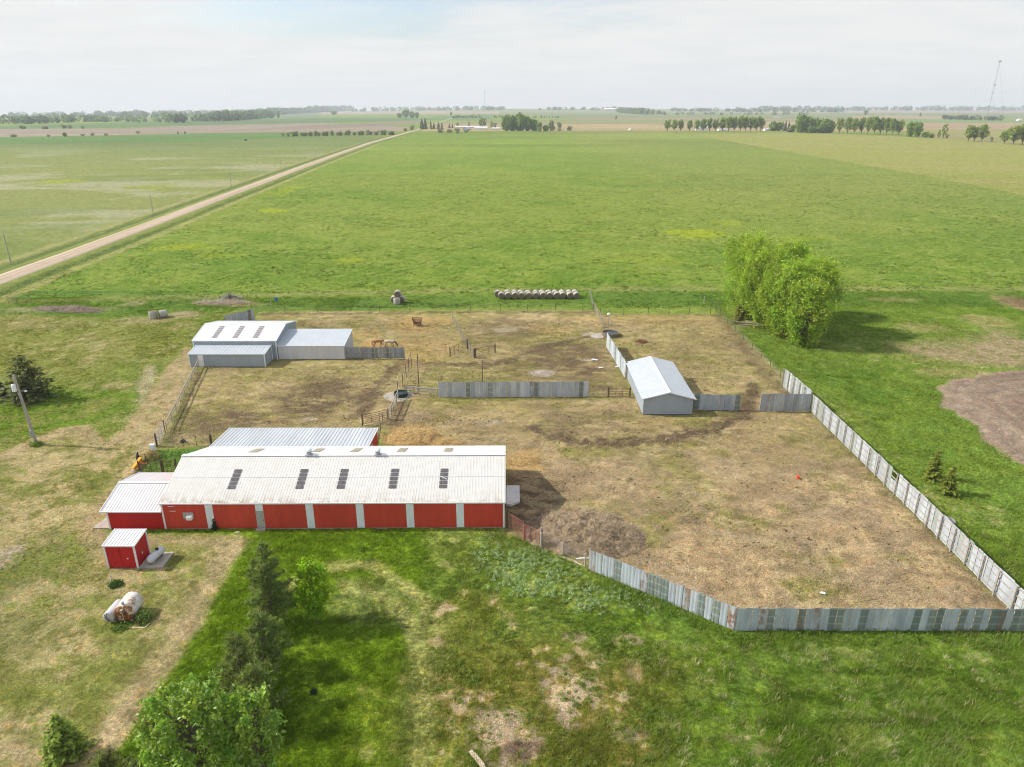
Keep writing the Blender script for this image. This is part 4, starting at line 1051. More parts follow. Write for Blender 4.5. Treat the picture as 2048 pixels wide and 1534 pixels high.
lone_post('dark gate post by the west end of the red lean-to roof', 424, 893, 1.7, .14)
lone_post('dark post beside the grey box at the pen corner', 314, 893, 1.7, .11)
lone_post('weathered corner post on its own by the cottonwood row', 1408, 606, 1.5, .13, 'greywood')
lone_post('rust red gate post between the two red gates', 1048, 1082, 1.9, .11, 'redpipe')
lone_post('grey wooden post where the red gates meet the wire fence', 1082, 1096, 1.75, .12, 'greywood')
lone_post('thin dark steel post standing in the brown weeds near the yellow blade', 293, 925, 1.2, .06)
lone_post('thin white pipe marker standing by a weed clump in the dry lawn', 223, 1166, .95, .04, 'white', name='pipe_marker')
lone_post('pale timber post standing near the back pen corner by the blue barrel', 542, 612, 1.3, .12, 'greywood')

# ------------------------------------------------------------------ poles
def yard_pole():
    p = at(73, 888)
    t = empty('power_pole', (p.x, p.y, 0), 0, 'tall brown wooden power pole with a grey transformer in the west yard', 'power pole')
    b = MB(); b.tube([(0, 0, -.4), (-.25, 0, 4.6), (-.55, 0, 9.4)], [.19, .17, .13], 12); b.build('pole', M['greywood'], t)
    b = MB(); b.lathe([(.001, 0), (.24, .0), (.25, .05), (.25, .85), (.2, .92), (.001, .95)], 16, (-.72, -.28, 7.35)); tr = b.build('transformer', M['bluewhite'], t, smooth=False)
    b = MB(); b.lathe([(.05, 0), (.07, .1), (.05, .2), (.001, .24)], 8, (-.72, -.28, 8.3)); b.build('bushing', M['dark'], tr)
    b = MB(); b.beam((-.5, 0, 7.25), (.45, -.1, 7.35), .06, .06); lp = b.build('lamp_arm', M['greymetal'], t)
    b = MB(); b.lathe([(.06, .1), (.16, 0), (.18, -.08), (.001, -.1)], 12, (.5, -.1, 7.35)); b.build('lamp_head', M['white'], lp)
    b = MB(); b.box((-.14, -.22, 1.55), (.34, .2, 1.0)); b.box((-.14, -.34, 1.75), (.2, .06, .25)); b.build('meter_box', M['greymetal'], t)
    b = MB(); b.tube([(-.06, -.2, 2.0), (-.3, -.17, 5), (-.55, -.15, 7.3)], .03, 6); b.build('conduit', M['greymetal'], t)
    b = MB()
    for z, y in ((9.0, 0), (7.9, -.2)):
        b.tube([(-.55, y, z), (-12, y - .8, z - .25), (-30, y - 2, z + .15)], .014, 4, caps=False)
    b.build('wire', M['wire'], t)
    b = MB(); b.box((-.55, 0, 9.05), (.5, .07, .09)); b.build('crossarm', M['greywood'], t)
yard_pole()
def road_pole():
    t = empty('roadside_pole', (0, 0, 0), 0, 'x', 'utility pole', 'utility poles along the gravel road')
    b = MB(); b.tube([(0, 0, -.4), (0, 0, 8.2)], [.16, .11], 8); b.build('pole', M['greywood'], t)
    b = MB(); b.box((0, 0, 7.5), (1.6, .1, .1)); ca = b.build('crossarm', M['greywood'], t)
    b = MB()
    for x in (-.7, .7): b.lathe([(.05, 0), (.06, .1), (.001, .16)], 6, (x, 0, 7.55))
    b.lathe([(.05, 0), (.06, .1), (.001, .16)], 6, (0, 0, 8.2)); b.build('insulator', M['white'], ca)
    return t
rp = road_pole()
for i, (px, py) in enumerate([(22, 527), (307, 431), (463, 376), (563, 342), (632, 318), (684, 300)]):
    p = at(px, py); o = rp if i == 0 else dup(rp)
    o.location = p; o['label'] = f'thin grey utility pole beside the gravel road, {ORD[i]} one counted from the near end'

# ------------------------------------------------------------------ hay bales
def bale_mesh(r=.74, L=1.45, seed=0):
    q = random.Random(seed); b = MB(); n = 28
    prof = []
    ring = [1 + q.uniform(-.02, .02) for _ in range(n)]
    for (rr, y) in ((.0, -.5), (.35, -.51), (.7, -.5), (.93, -.485), (1, -.45), (1.012, -.2), (1.0, 0), (1.012, .2), (1, .45), (.93, .485), (.7, .5), (.35, .51), (0, .5)):
        prof.append((rr * r, y * L))
    i0 = 0
    for (rr, y) in prof:
        for j in range(n):
            tt = 2 * math.pi * j / n
            k = ring[j] * (0.985 if math.sin(tt) < -.8 else 1)
            b.v.append((rr * k * math.cos(tt), y, rr * k * math.sin(tt)))
    for k in range(len(prof) - 1):
        end = k < 3 or k > 8
        for j in range(n):
            j2 = (j + 1) % n
            b.f.append((k * n + j, k * n + j2, (k + 1) * n + j2, (k + 1) * n + j)); sh = q.uniform(.85, 1.1)
            c = (.19 * sh, .15 * sh, .10 * sh) if end else (.43 * sh, .41 * sh, .355 * sh)
            b.c.append((*c, 0))
    b.anyc = True
    return b
M['hay'] = surf('hay', rough=.95, var=.35, scale=7, stretch=(1, 3, 1), attr=True, bump=.5)
bp = bale_mesh().build('hay_bale', M['hay'], smooth=True); first = [True]
def bale(loc, rz, label, group, up=False, scl=1.0, tint=None):
    o = bp if first[0] else bp.copy()
    if not first[0]: COL.objects.link(o)
    first[0] = False
    o.location = loc; o.rotation_euler = (R(90) if up else 0, 0, rz); o.scale = (scl,) * 3
    for k in ('group',):
        if k in o: del o[k]
    tag(o, label, 'hay bale', group)
    return o
fx = [1002.6, 1016, 1029.7, 1043.6, 1058, 1072, 1086.5, 1100, 1113.8, 1125.7, 1140, 1153]
bx = [995, 1014, 1028.6, 1041, 1056, 1071.6, 1084, 1098, 1111, 1125, 1139, 1151]
GB = 'round hay bales in the double row'
for i, x in enumerate(fx):
    p = at(x, 598.5); bale((p.x, p.y + .8, .72), R(random.uniform(-7, 7)), f'grey round hay bale, {ORD[i]} from the west in the front of the double row', GB, scl=random.uniform(.96, 1.03))
for i, x in enumerate(bx):
    p = at(x, 598.5); bale((p.x, p.y + 2.45, .74), R(random.uniform(-7, 7)), f'grey round hay bale, {ORD[i]} from the west in the back of the double row', GB, scl=random.uniform(.96, 1.03))
p = at(795, 607); GS = 'round hay bales in the small stack'
bale((p.x - .85, p.y + 1.0, .72), R(4), 'grey round hay bale at the west foot of the small stack', GS)
bale((p.x + .85, p.y + 1.0, .72), R(-4), 'grey round hay bale at the east foot of the small stack', GS)
bale((p.x, p.y + 1.0, 1.95), R(2), 'grey round hay bale lying on top of the small stack', GS)
bale((p.x, p.y - .65, .72), 0, 'round hay bale standing on end in front of the small stack', GS, up=True, scl=.97)
p = at(305, 638); bale((p.x, p.y + .5, .75), R(20), 'greyish round hay bale standing on end in the west yard', None, up=True, scl=1.05)
p = at(325, 636); bale((p.x, p.y + .5, .74), R(-50), 'round hay bale tipped on its side beside another in the west yard', None, scl=1.05)

# ------------------------------------------------------------------ heaps
def heap(name, label, c, rx, ry, h, cols, seed=1, n=900, stalk=.6, sw=.03, rot=0.0, cat='heap', lump=.3, mat='strawm'):
    """a low mound (solid, lumpy) with loose stalks over it, one thing with two parts"""
    q = np.random.default_rng(seed); t = empty(name, (c[0], c[1], 0), rot, label, cat)
    nn = 40; xs = np.linspace(-1.15, 1.15, nn); X, Y = np.meshgrid(xs, xs)
    def zf(X, Y):
        r_ = np.sqrt(X ** 2 + Y ** 2) + (fbm(X * 3 + seed, Y * 3, 1.0, seed, 3) - .5) * .5
        return h * np.clip(1 - r_ ** 2, 0, 1) ** .8 * (1 + lump * (fbm(X * rx, Y * ry, .8, seed + 3, 3) - .5) * 2) - .06
    Z = zf(X, Y); me = bpy.data.meshes.new('mound')
    V = np.stack([X * rx, Y * ry, Z], -1).reshape(-1, 3); idx = np.arange(nn * nn).reshape(nn, nn)
    F = np.stack([idx[:-1, :-1], idx[:-1, 1:], idx[1:, 1:], idx[1:, :-1]], -1).reshape(-1, 4)
    keep = (V[F][:, :, 2].max(1) > -.05)
    me.from_pydata(V.tolist(), [], F[keep].tolist())
    a = me.color_attributes.new('Col', 'FLOAT_COLOR', 'POINT'); cc = np.ones((nn * nn, 4), np.float32)
    k = fbm(X * rx, Y * ry, .5, seed + 9, 3).reshape(-1, 1); cc[:, :3] = np.array(cols[0]) * (1 - k) + np.array(cols[1]) * k; a.data.foreach_set('color', cc.ravel())
    cc[:, 3] = 0; a.data.foreach_set('color', cc.ravel())
    me.materials.append(M['hay']); o = bpy.data.objects.new('mound', me); COL.objects.link(o); o.parent = t
    rr = np.sqrt(q.random(n)) * 1.05; th = q.random(n) * 6.283; px, py = rr * np.cos(th), rr * np.sin(th)
    C = np.stack([px * rx, py * ry, np.maximum(zf(px, py), 0) + .05], -1)
    d = unit(np.stack([q.normal(size=n), q.normal(size=n), q.normal(size=n) * .35], -1)) * (stalk * (.4 + q.random((n, 1))) / 2)
    s = unit(np.cross(d, [0, 0, 1.0])) * sw
    V = np.stack([C - d - s, C - d + s, C + d + s * .6, C + d - s * .6], 1).reshape(-1, 3)
    pick = q.integers(0, len(cols), n); co = np.repeat(np.array(cols)[pick] * (.75 + .5 * q.random((n, 1))), 4, 0)
    np_mesh('stalks', V, 4, M[mat], t, co)
    return t
STR = [(.42, .30, .17), (.30, .21, .12), (.50, .38, .22), (.22, .15, .09)]
GLD = [(.53, .375, .155), (.45, .31, .12), (.60, .45, .22), (.30, .195, .085)]
GRY = [(.30, .25, .20), (.20, .16, .13), (.40, .34, .27)]
c = at(1165, 1068); heap('brush_heap', 'big flat heap of old straw and stalks beside the red gates', (c.x + .2, c.y), 5.9, 3.9, 1.15, [(.41, .315, .195), (.26, .195, .13), (.47, .37, .24), (.19, .145, .10)], 4, 6000, .8, .018, R(-12), lump=.5)
c = at(825, 877); heap('straw_heap', 'golden heap of loose straw behind the red barn by the lean-to', (c.x, c.y), 3.6, 2.6, .8, GLD, 5, 1800, .6, .02)
c = at(865, 893); heap('straw_heap', 'low spread of golden straw against the back of the barn', (c.x + .6, c.y + 1.2), 3.0, 1.4, .35, GLD, 6, 800, .6, .02)
c = at(1045, 922); heap('straw_heap', 'thin golden straw patch past the barn end', (c.x, c.y), 2.0, 1.3, .22, GLD, 7, 600, .6, .02)
c = at(1283, 684); heap('rust_heap', 'small reddish brown heap of rotten wood in the east pen', (c.x, c.y), 1.1, 1.0, .35, [(.20, .10, .06), (.28, .15, .08), (.14, .07, .05)], 8, 250, .6, .03)
c = at(137, 620); heap('muck_heap', 'long low brown muck heap in the west yard', (c.x, c.y), 8.5, 2.0, .8, [(.27, .22, .155), (.19, .15, .11), (.33, .275, .19)], 9, 900, .8, .04, R(-8), lump=.6)
c = at(440, 606); heap('brush_pile', 'flat grey pile of dead branches by the fence row', (c.x, c.y), 6.0, 1.4, .5, [(.42, .35, .26), (.30, .25, .19), (.5, .43, .32)], 10, 500, 2.2, .03, R(-3))
c = at(458, 601); heap('scrap_pile', 'dark grey scrap boards lying on the brush pile', (c.x, c.y + 1.4), 2.4, .8, .6, [(.20, .18, .17), (.13, .12, .11), (.26, .24, .22)], 11, 80, 2.4, .1, R(-3))
c = at(1085, 746); heap('ash_heap', 'pale scatter of chalky rubble behind the middle windbreak', (c.x, c.y), 1.7, 1.2, .18, [(.46, .40, .34), (.36, .30, .25), (.55, .50, .45)], 12, 250, .4, .05)

# ------------------------------------------------------------------ tanks and yard things
def hcyl(mb, c, d, r, L, n=22, dome=.25, col=None, cols=None):
    """a lying tank: centre c, direction d, rounded ends"""
    d = Vector(d).normalized(); pr = []
    for k in range(5):
        a = k / 4 * math.pi / 2; pr.append((-L / 2 - dome * r * math.cos(a), r * math.sin(a) + .001))
    pr += [(-L / 4, r), (0, r), (L / 4, r)]
    for k in range(5):
        a = (1 - k / 4) * math.pi / 2; pr.append((L / 2 + dome * r * math.cos(a), r * math.sin(a) + .001))
    mb.tube([Vector(c) + d * s for s, _ in pr], [q for _, q in pr], n, col=col)
def propane():
    a, b = at(316, 1122, .5), at(330, 1104, .5)
    c = Vector((-33.62, 56.65, 0)); d = Vector((.16, 1, 0)).normalized()
    t = empty('propane_tank', c, 0, 'white propane tank lying on the concrete slab beside the small red shed', 'propane tank')
    m = MB(); hcyl(m, (0, 0, .66), d, .38, 1.55, 24, .8); m.build('tank', surf('tank_paint', (.56, .57, .60), .4, var=.08, scale=3, dirt=(.35, .33, .3), dirt_amt=.25), t, smooth=True)
    m = MB(); m.lathe([(.15, 0), (.16, .12), (.12, .2), (.001, .22)], 14, (d.x * .25, d.y * .25, 1.0)); m.build('valve_dome', M['dark'], t, smooth=True)
    m = MB()
    for s in (-.6, .6): m.box((d.x * s, d.y * s, .22), (.5, .1, .24), math.atan2(-d.x, d.y))
    m.build('cradle', M['greymetal'], t)
    m = MB(); m.tube([d * -.05 + Vector((.39 * math.cos(k * math.pi / 8), .39 * math.sin(k * math.pi / 8) * 0, .66 + .39 * math.sin(k * math.pi / 8))) for k in range(17)], .012, 5); m.build('band', M['greymetal'], t)
propane()
def rusty_mat():
    m, nt, out = new_mat('rusty_white_tank')
    b = N(nt, 'ShaderNodeBsdfPrincipled', i_Roughness=.6)
    tc = N(nt, 'ShaderNodeTexCoord'); P = tc.outputs['Object']
    n1 = noise(nt, P, 1.6, 6, .65); n2 = noise(nt, P, 6, 5, .7)
    sep = N(nt, 'ShaderNodeSeparateXYZ'); nt.links.new(P, sep.inputs[0])
    front = ramp(nt, sep.outputs[1], -.55, -1.0)
    f = math_(nt, 'ADD', math_(nt, 'MULTIPLY', n1, .75), math_(nt, 'MULTIPLY', n2, .25))
    f = math_(nt, 'ADD', f, math_(nt, 'MULTIPLY', front, .11))
    c = mixc(nt, (.66, .67, .66), (.55, .47, .38), ramp(nt, f, .44, .52))
    c = mixc(nt, c, (.34, .15, .06), ramp(nt, f, .53, .58))
    c = mixc(nt, c, (.17, .055, .02), ramp(nt, f, .58, .66))
    nt.links.new(c, b.inputs['Base Color']); nt.links.new(b.outputs[0], out.inputs[0])
    return m
def fuel_tanks():
    p = at(249, 1247); d = Vector((-.03, 1, 0)).normalized()
    t = empty('fuel_tank', (p.x + .02, p.y + 1.05, 0), 0, 'big rusty white fuel tank lying in the dry grass', 'fuel tank')
    m = MB(); hcyl(m, (0, 0, .90), d, .80, 1.85, 28, .14); m.build('tank', rusty_mat(), t, smooth=True)
    m = MB(); m.lathe([(.09, 0), (.09, .16), (.13, .17), (.12, .24), (.001, .26)], 12, (d.x * -.75, d.y * -.75, 1.7)); m.build('filler_cap', M['greymetal'], t)
    m = MB(); q = -d * 1.0
    m.box((q.x, q.y - .12, 1.28), (.2, .22, .3), 0); m.tube([q + Vector((0, -.1, 1.3)), q + Vector((.05, -.16, .9)), q + Vector((.03, -.14, .45))], .03, 6); m.build('pump', surf('pump_paint', (.45, .33, .25), .6), t)
    m = MB()
    for s in (-.8, .8): m.box((d.x * s, d.y * s, .1), (1.2, .2, .22), math.atan2(-d.x, d.y))
    m.build('cradle', M['greywood'], t)
    p = at(219, 1249); d = Vector((.05, 1, 0)).normalized()
    t = empty('fuel_tank', (p.x + .05, p.y + .95, 0), 0, 'smaller faded silver fuel tank leaning beside the rusty white one', 'fuel tank')
    m = MB(); hcyl(m, (0, 0, .66), d, .47, 1.75, 24, .15); m.build('tank', surf('silver_tank', (.50, .48, .49), .45, var=.15, scale=2, dirt=(.33, .26, .24), dirt_amt=.5), t, smooth=True)
    m = MB(); q = -d * .98; m.tube([q + Vector((-.2, 0, 1.0)), q + Vector((-.1, -.08, .7)), q + Vector((.15, -.06, .3))], .025, 6); m.tube([q + Vector((.0, 0, 1.25)), q + Vector((-.05, -.08, .8)), q + Vector((.3, -.06, .3))], .02, 6); m.build('hose', M['dark'], t)
    m = MB()
    for s in (-.6, .6): m.box((d.x * s, d.y * s, .11), (.9, .16, .22), math.atan2(-d.x, d.y))
    m.build('cradle', M['palewood'], t)
    q = at(283, 1256); b = MB(); b.beam((0, 0, .05), (1.3, -.05, .05), .1, .08); b.beam((1.3, -.05, .05), (1.45, .5, .06), .08, .08)
    tag(b.build('broken_plank', M['palewood'], loc=(q.x - 1, q.y, 0)), 'pale broken plank on the grass in front of the rusty tank', 'plank')
fuel_tanks()
def stock_tank(name, label, px, py, r, h, mat, water):
    p = at(px, py); t = empty(name, (p.x, p.y, 0), 0, label, 'stock tank')
    m = MB(); m.lathe([(r * .98, -.05), (r * 1.0, h * .5), (r * 1.03, h), (r * .95, h + .01), (r * .92, h - .12), (r * .9, .1)], 28); m.build('rim', mat, t, smooth=False)
    m = MB(); m.face([(r * .915 * math.cos(k * math.pi / 14), r * .915 * math.sin(k * math.pi / 14), h * .75) for k in range(28)]); m.build('water', water, t)
    return t
M['water'] = surf('tank_water', (.02, .03, .025), .08, spec=.6, var=.2)
p = at(800, 792); apron('concrete_pad', [(p.x + 2.3 * math.cos(k * .5236) * random.uniform(.6, 1.1) - .2, p.y + 2.2 * math.sin(k * .5236) * random.uniform(.85, 1.1)) for k in range(12)], .05, M['concrete'], 'round worn concrete pad under the dark green stock tank')
stock_tank('stock_tank', 'dark green round stock tank by the board fence', 802, 792, 1.0, .62, surf('green_tank', (.02, .035, .03), .5), M['water'])
p = at(1212, 672); apron('concrete_pad', [(p.x - 1.6 + 1.5 * math.cos(k * .5236) * random.uniform(.8, 1.1), p.y + 1.6 * math.sin(k * .5236) * random.uniform(.85, 1.1)) for k in range(12)], .09, M['concrete'], 'cracked concrete pad west of the old brown stock tank')
stock_tank('stock_tank', 'old brown round stock tank at the end of the pale curved windbreak', 1221, 671, 1.6, .7, surf('brown_tank', (.20, .15, .11), .8, var=.4, scale=4), M['water'])
def light_pole():
    p = at(1216, 662); t = empty('light_pole', (p.x, p.y, 0), 0, 'slim grey pole with a round white lamp above the old stock tank', 'lamp pole')
    b = MB(); b.tube([(0, 0, -.3), (0, 0, 3.2)], [.08, .06], 8); b.build('pole', M['greywood'], t)
    b = MB(); b.lathe([(.001, .5), (.22, .42), (.32, .2), (.26, .02), (.08, -.04)], 14, (0, 0, 3.15)); b.build('lamp_head', M['white'], t, smooth=True)
    b = MB(); b.beam((0, 0, 2.9), (-.9, .3, 2.8), .06, .06); b.build('bracket', M['darkpost'], t)
    b = MB(); b.beam((.1, 0, 2.9), (1.5, -1.0, .1), .07, .07); b.build('brace', M['greywood'], t)
light_pole()
def feeder():
    p = at(835, 651); t = empty('hay_feeder', (p.x, p.y, 0), 0, 'rust brown open hay feeder cage in the golden straw', 'hay feeder')
    f = MB(); W, Dp = 1.5, 1.0
    for sx in (-1, 1):
        for sy in (-1, 1): f.beam((sx * W * .45, sy * Dp * .45, 0), (sx * W * .45, sy * Dp * .45, .8), .07, .07)
    for z in (.45, .8):
        for sy in (-1, 1): f.beam((-W * .45, sy * Dp * .45, z), (W * .45, sy * Dp * .45, z), .06, .06)
        for sx in (-1, 1): f.beam((sx * W * .45, -Dp * .45, z), (sx * W * .45, Dp * .45, z), .06, .06)
    f.build('frame', M['rustpipe'], t)
    g = MB()
    for k in range(9):
        x = (-1 + k / 4) * W * .45
        for sy in (-1, 1): g.tube([(x, sy * Dp * .12, .35), (x * 1.35, sy * Dp * .6, 1.55)], .03, 5)
    for s in (-1, 1):
        for k in range(6): g.tube([(s * W * .35, (-1 + k / 2.5) * Dp * .3, .4), (s * W * .62, (-1 + k / 2.5) * Dp * .6, 1.6)], .03, 5)
        g.tube([(-W * .6, s * Dp * .6, 1.5), (W * .6, s * Dp * .6, 1.5)], .035, 5)
    g.build('hay_rack', M['rustpipe'], t)
    b = MB(); b.box((0, 0, .38), (W * .9, Dp * .85, .1)); b.build('trough', surf('rust_trough', (.17, .09, .06), .9, var=.3), t)
feeder()
p = at(1596, 957); b = MB(); b.lathe([(.001, 0), (.17, 0), (.20, .26), (.22, .28), (.18, .27), (.15, .05), (.001, .04)], 18); tag(b.build('orange_bucket', surf('orange_plastic', (.75, .10, .04), .5, var=.1), loc=(p.x, p.y, .02)), 'small bright orange bucket lying out in the straw pen', 'bucket')
p = at(553, 602); b = MB(); b.lathe([(.001, 0), (.28, 0), (.30, .3), (.28, .6), (.30, .85), (.001, .87)], 14); tag(b.build('blue_barrel', surf('blue_plastic', (.03, .17, .40), .5), loc=(p.x, p.y, 0)), 'small blue barrel in the grass by the fence row', 'barrel')
p = at(1894, 1043); b = MB(); b.lathe([(.001, .30), (.62, .28), (.75, .22), (.78, -.1)], 24); o = tag(b.build('cistern_cap', M['concrete'], loc=(p.x, p.y, 0)), 'round pale concrete cistern cap just beyond the east windbreak', 'cistern cap')
p = at(366, 884); b = MB(); b.lathe([(.22, 0), (.34, .05), (.36, .15), (.33, .25), (.2, .27), (.18, .1)], 16); tag(b.build('old_tyre', M['dark'], loc=(p.x, p.y, 0)), 'black tyre lying in the west pen near the wire fence', 'tyre')
p = at(306, 901); b = MB(); b.box((0, 0, .4), (.55, .4, .8)); b.box((0, 0, .82), (.62, .46, .05)); tag(b.build('metal_box', M['bluewhite'], loc=(p.x, p.y, 0)), 'pale blue-grey metal box beside the pen corner post', 'box')
def blade():
    a, b_ = at(266, 945), at(283, 923); d = b_ - a
    t = empty('grader_blade', (a.x, a.y, 0), 0, 'yellow grader blade lying at the edge of the green paddock', 'farm implement')
    m = MB(); m.beam(Vector((0, 0, .45)), d + Vector((0, 0, .55)), .34, .16); m.beam(Vector((.1, 0, .2)), d + Vector((.12, 0, .25)), .06, .4); m.build('blade', surf('yellow_paint', (.72, .36, .03), .5, var=.2), t)
    m = MB(); m.beam(d * .5 + Vector((0, 0, .5)), d * .5 + Vector((1.1, .2, .35)), .12, .12); m.build('drawbar', surf('orange_paint', (.5, .17, .03), .6, var=.3), t)
    m = MB(); m.box((.05, -.05, .25), (.3, .25, .3)); m.build('end_plate', M['white'], t)
    p = at(277, 922); m = MB(); m.tube([(0, 0, 0), (-.05, .05, .6), (.05, .1, 1.2)], [.22, .18, .05], 8); m.box((.05, .1, .3), (.5, .35, .55)); tag(m.build('black_hitch', M['dark'], loc=(p.x, p.y, 0)), 'black hitch frame standing behind the yellow blade', 'farm implement')
blade()
def debris(label, px, py, L, ang, mat='palewood', w=.16, name='loose_board'):
    p = at(px, py); b = MB(); d = Vector((math.cos(R(ang)), math.sin(R(ang)), 0)) * L / 2; b.beam(-d + Vector((0, 0, .06)), d + Vector((0, 0, .1)), w, .05); b.beam(-d * .6 + Vector((.05, .1, .11)), d * .5 + Vector((.1, .05, .13)), w * .6, .04)
    tag(b.build(name, M[mat], loc=(p.x, p.y, 0)), label, 'board')
debris('white board lying on the straw beside the curved windbreak', 1189, 720, 1.1, -30, 'white', .3)
debris('small white scrap on the ground nearer the gabled shed', 1202, 736, .8, 10, 'white', .25)
debris('pale rail lying below the wire fence near the diagonal windbreak', 1140, 1122, 2.6, -35, 'palewood', .12)
debris('white pipe propped level against the end of the diagonal windbreak', 1165, 1118, 1.2, 2, 'white', .1)
debris('white plank leaning against the curved windbreak', 1236, 733, 1.3, 40, 'white', .25)
debris('tiny white scrap in the lower straw pen', 1645, 1188, .45, -30, 'white', .12)
debris('pale splintered log lying at the bottom edge of the grass', 957, 1524, 2.0, -55, 'palewood', .28, 'fallen_log')
debris('small pale board in the grass below the barn wall', 474, 1066, .55, 0, 'palewood', .14)
debris('grey plank lying at the door of the low blue-grey lean-to', 415, 733, 1.8, -50, 'greywood', .2)

# ------------------------------------------------------------------ horses
def horse(label, loc, rz, coat, dark, head_down=1.0, pale=None):
    """one skinned body standing and grazing; +x is forward"""
    J = {'hip': (-.62, 0, 1.22, .29, .36), 'loin': (-.2, 0, 1.20, .30, .33), 'barrel': (.15, 0, 1.16, .32, .36), 'chest': (.55, 0, 1.17, .28, .36), 'n1': (.85, 0, 1.22, .16, .24), 'n2': (1.12, 0, .98, .12, .17),
         'poll': (1.35, 0, .72, .10, .13), 'face': (1.45, 0, .48, .09, .11), 'muzzle': (1.50, 0, .24, .065, .075), 'rump': (-.86, 0, 1.18, .22, .26), 'dock': (-.98, 0, 1.14, .06, .06)}
    E = [('hip', 'loin'), ('loin', 'barrel'), ('barrel', 'chest'), ('chest', 'n1'), ('n1', 'n2'), ('n2', 'poll'), ('poll', 'face'), ('face', 'muzzle'), ('hip', 'rump'), ('rump', 'dock')]
    for s, sy in (('L', .2), ('R', -.2)):
        f = .08 if s == 'L' else -.1
        J['sh' + s] = (.55, sy * .8, .95, .14, .17); J['el' + s] = (.52 + f, sy, .72, .095, .1); J['kn' + s] = (.56 + f, sy, .42, .06, .06); J['fe' + s] = (.55 + f, sy, .12, .05, .05); J['fh' + s] = (.58 + f, sy, .02, .065, .065)
        E += [('chest', 'sh' + s), ('sh' + s, 'el' + s), ('el' + s, 'kn' + s), ('kn' + s, 'fe' + s), ('fe' + s, 'fh' + s)]
        J['th' + s] = (-.66, sy * .85, .92, .17, .22); J['st' + s] = (-.52 - f, sy, .72, .11, .13); J['ho' + s] = (-.80 - f, sy, .48, .065, .075); J['hf' + s] = (-.74 - f, sy, .12, .05, .05); J['hh' + s] = (-.70 - f, sy, .02, .065, .065)
        E += [('hip', 'th' + s), ('th' + s, 'st' + s), ('st' + s, 'ho' + s), ('ho' + s, 'hf' + s), ('hf' + s, 'hh' + s)]
        J['ear' + s] = (1.27, sy * .3, .86, .03, .03); E += [('poll', 'ear' + s)]
    names = list(J); me = bpy.data.meshes.new('horse')
    me.from_pydata([J[n][:3] for n in names], [(names.index(a), names.index(b)) for a, b in E], [])
    t = bpy.data.objects.new('horse', me); COL.objects.link(t)
    md = t.modifiers.new('skin', 'SKIN'); t.modifiers.new('sub', 'SUBSURF').levels = 2; t.modifiers['sub'].render_levels = 2
    for v, n in zip(me.skin_vertices[0].data, names): v.radius = J[n][3:5]; v.use_root = (n == 'hip')
    mt, nt, out = new_mat('horse_coat'); bs = N(nt, 'ShaderNodeBsdfPrincipled', i_Roughness=.6); tc = N(nt, 'ShaderNodeTexCoord')
    n1 = noise(nt, tc.outputs['Object'], 1.6, 3, .5); sep = N(nt, 'ShaderNodeSeparateXYZ'); nt.links.new(tc.outputs['Object'], sep.inputs[0])
    c = mixc(nt, coat, pale or tuple(min(.8, x * 1.5) for x in coat), ramp(nt, n1, .4, .65))
    c = mixc(nt, c, dark, ramp(nt, sep.outputs[2], .55, .30)); c = mixc(nt, c, dark, ramp(nt, sep.outputs[0], .85, 1.1))
    nt.links.new(c, bs.inputs['Base Color']); nt.links.new(bs.outputs[0], out.inputs[0]); me.materials.append(mt)
    t.location = loc; t.rotation_euler = (0, 0, rz); tag(t, label, 'horse')
    hm = surf('horse_hair', pale or dark, .8, var=.3, scale=8)
    m = MB(); m.tube([(-.97, 0, 1.16), (-1.08, 0, .95), (-1.09, .02, .6), (-1.05, .02, .35)], [.05, .08, .09, .03], 8); m.build('tail', hm, t, smooth=True)
    m = MB(); m.tube([(.72, 0, 1.46), (.98, 0, 1.24), (1.22, 0, .95), (1.33, 0, .82)], [.035, .07, .07, .03], 6); m.build('mane', hm, t, smooth=True)
p = at(757, 694); horse('chestnut horse with a pale tail grazing behind the timber windbreak', (p.x, p.y, 0), R(8), (.36, .15, .05), (.16, .06, .03), pale=(.46, .24, .10))
p = at(777, 695); horse('dun grey horse with a dark head grazing ahead of the chestnut one', (p.x + .25, p.y - .1, 0), R(-4), (.42, .33, .23), (.08, .06, .05), pale=(.50, .42, .32))
# ------------------------------------------------------------------ trees
def quads(C, Nrm, size, asp, q, tilt=0.9):
    """leaf-shaped quads: centre C, rough normal Nrm"""
    n = len(C); nn = unit(Nrm + q.normal(size=(n, 3)) * tilt)
    a = unit(np.cross(nn, q.normal(size=(n, 3)))); b = np.cross(nn, a)
    s = (size * (.6 + .8 * q.random((n, 1))))
    return np.stack([C - a * s, C - b * s * asp, C + a * s, C + b * s * asp], 1).reshape(-1, 3)

def limb(mb, p0, p1, r0, r1, q, sag=.0, n=6, k=4):
    p0 = Vector(p0); p1 = Vector(p1); L = (p1 - p0).length; pts = []; rr = []
    for i in range(k + 1):
        f = i / k; p = p0.lerp(p1, f) + Vector((q.normal() * .05 * L, q.normal() * .05 * L, q.normal() * .03 * L)) * (math.sin(math.pi * f)) ; p.z += sag * math.sin(math.pi * f) * L
        pts.append(p); rr.append(r0 + (r1 - r0) * f)
    mb.tube(pts, rr, n, caps=False)

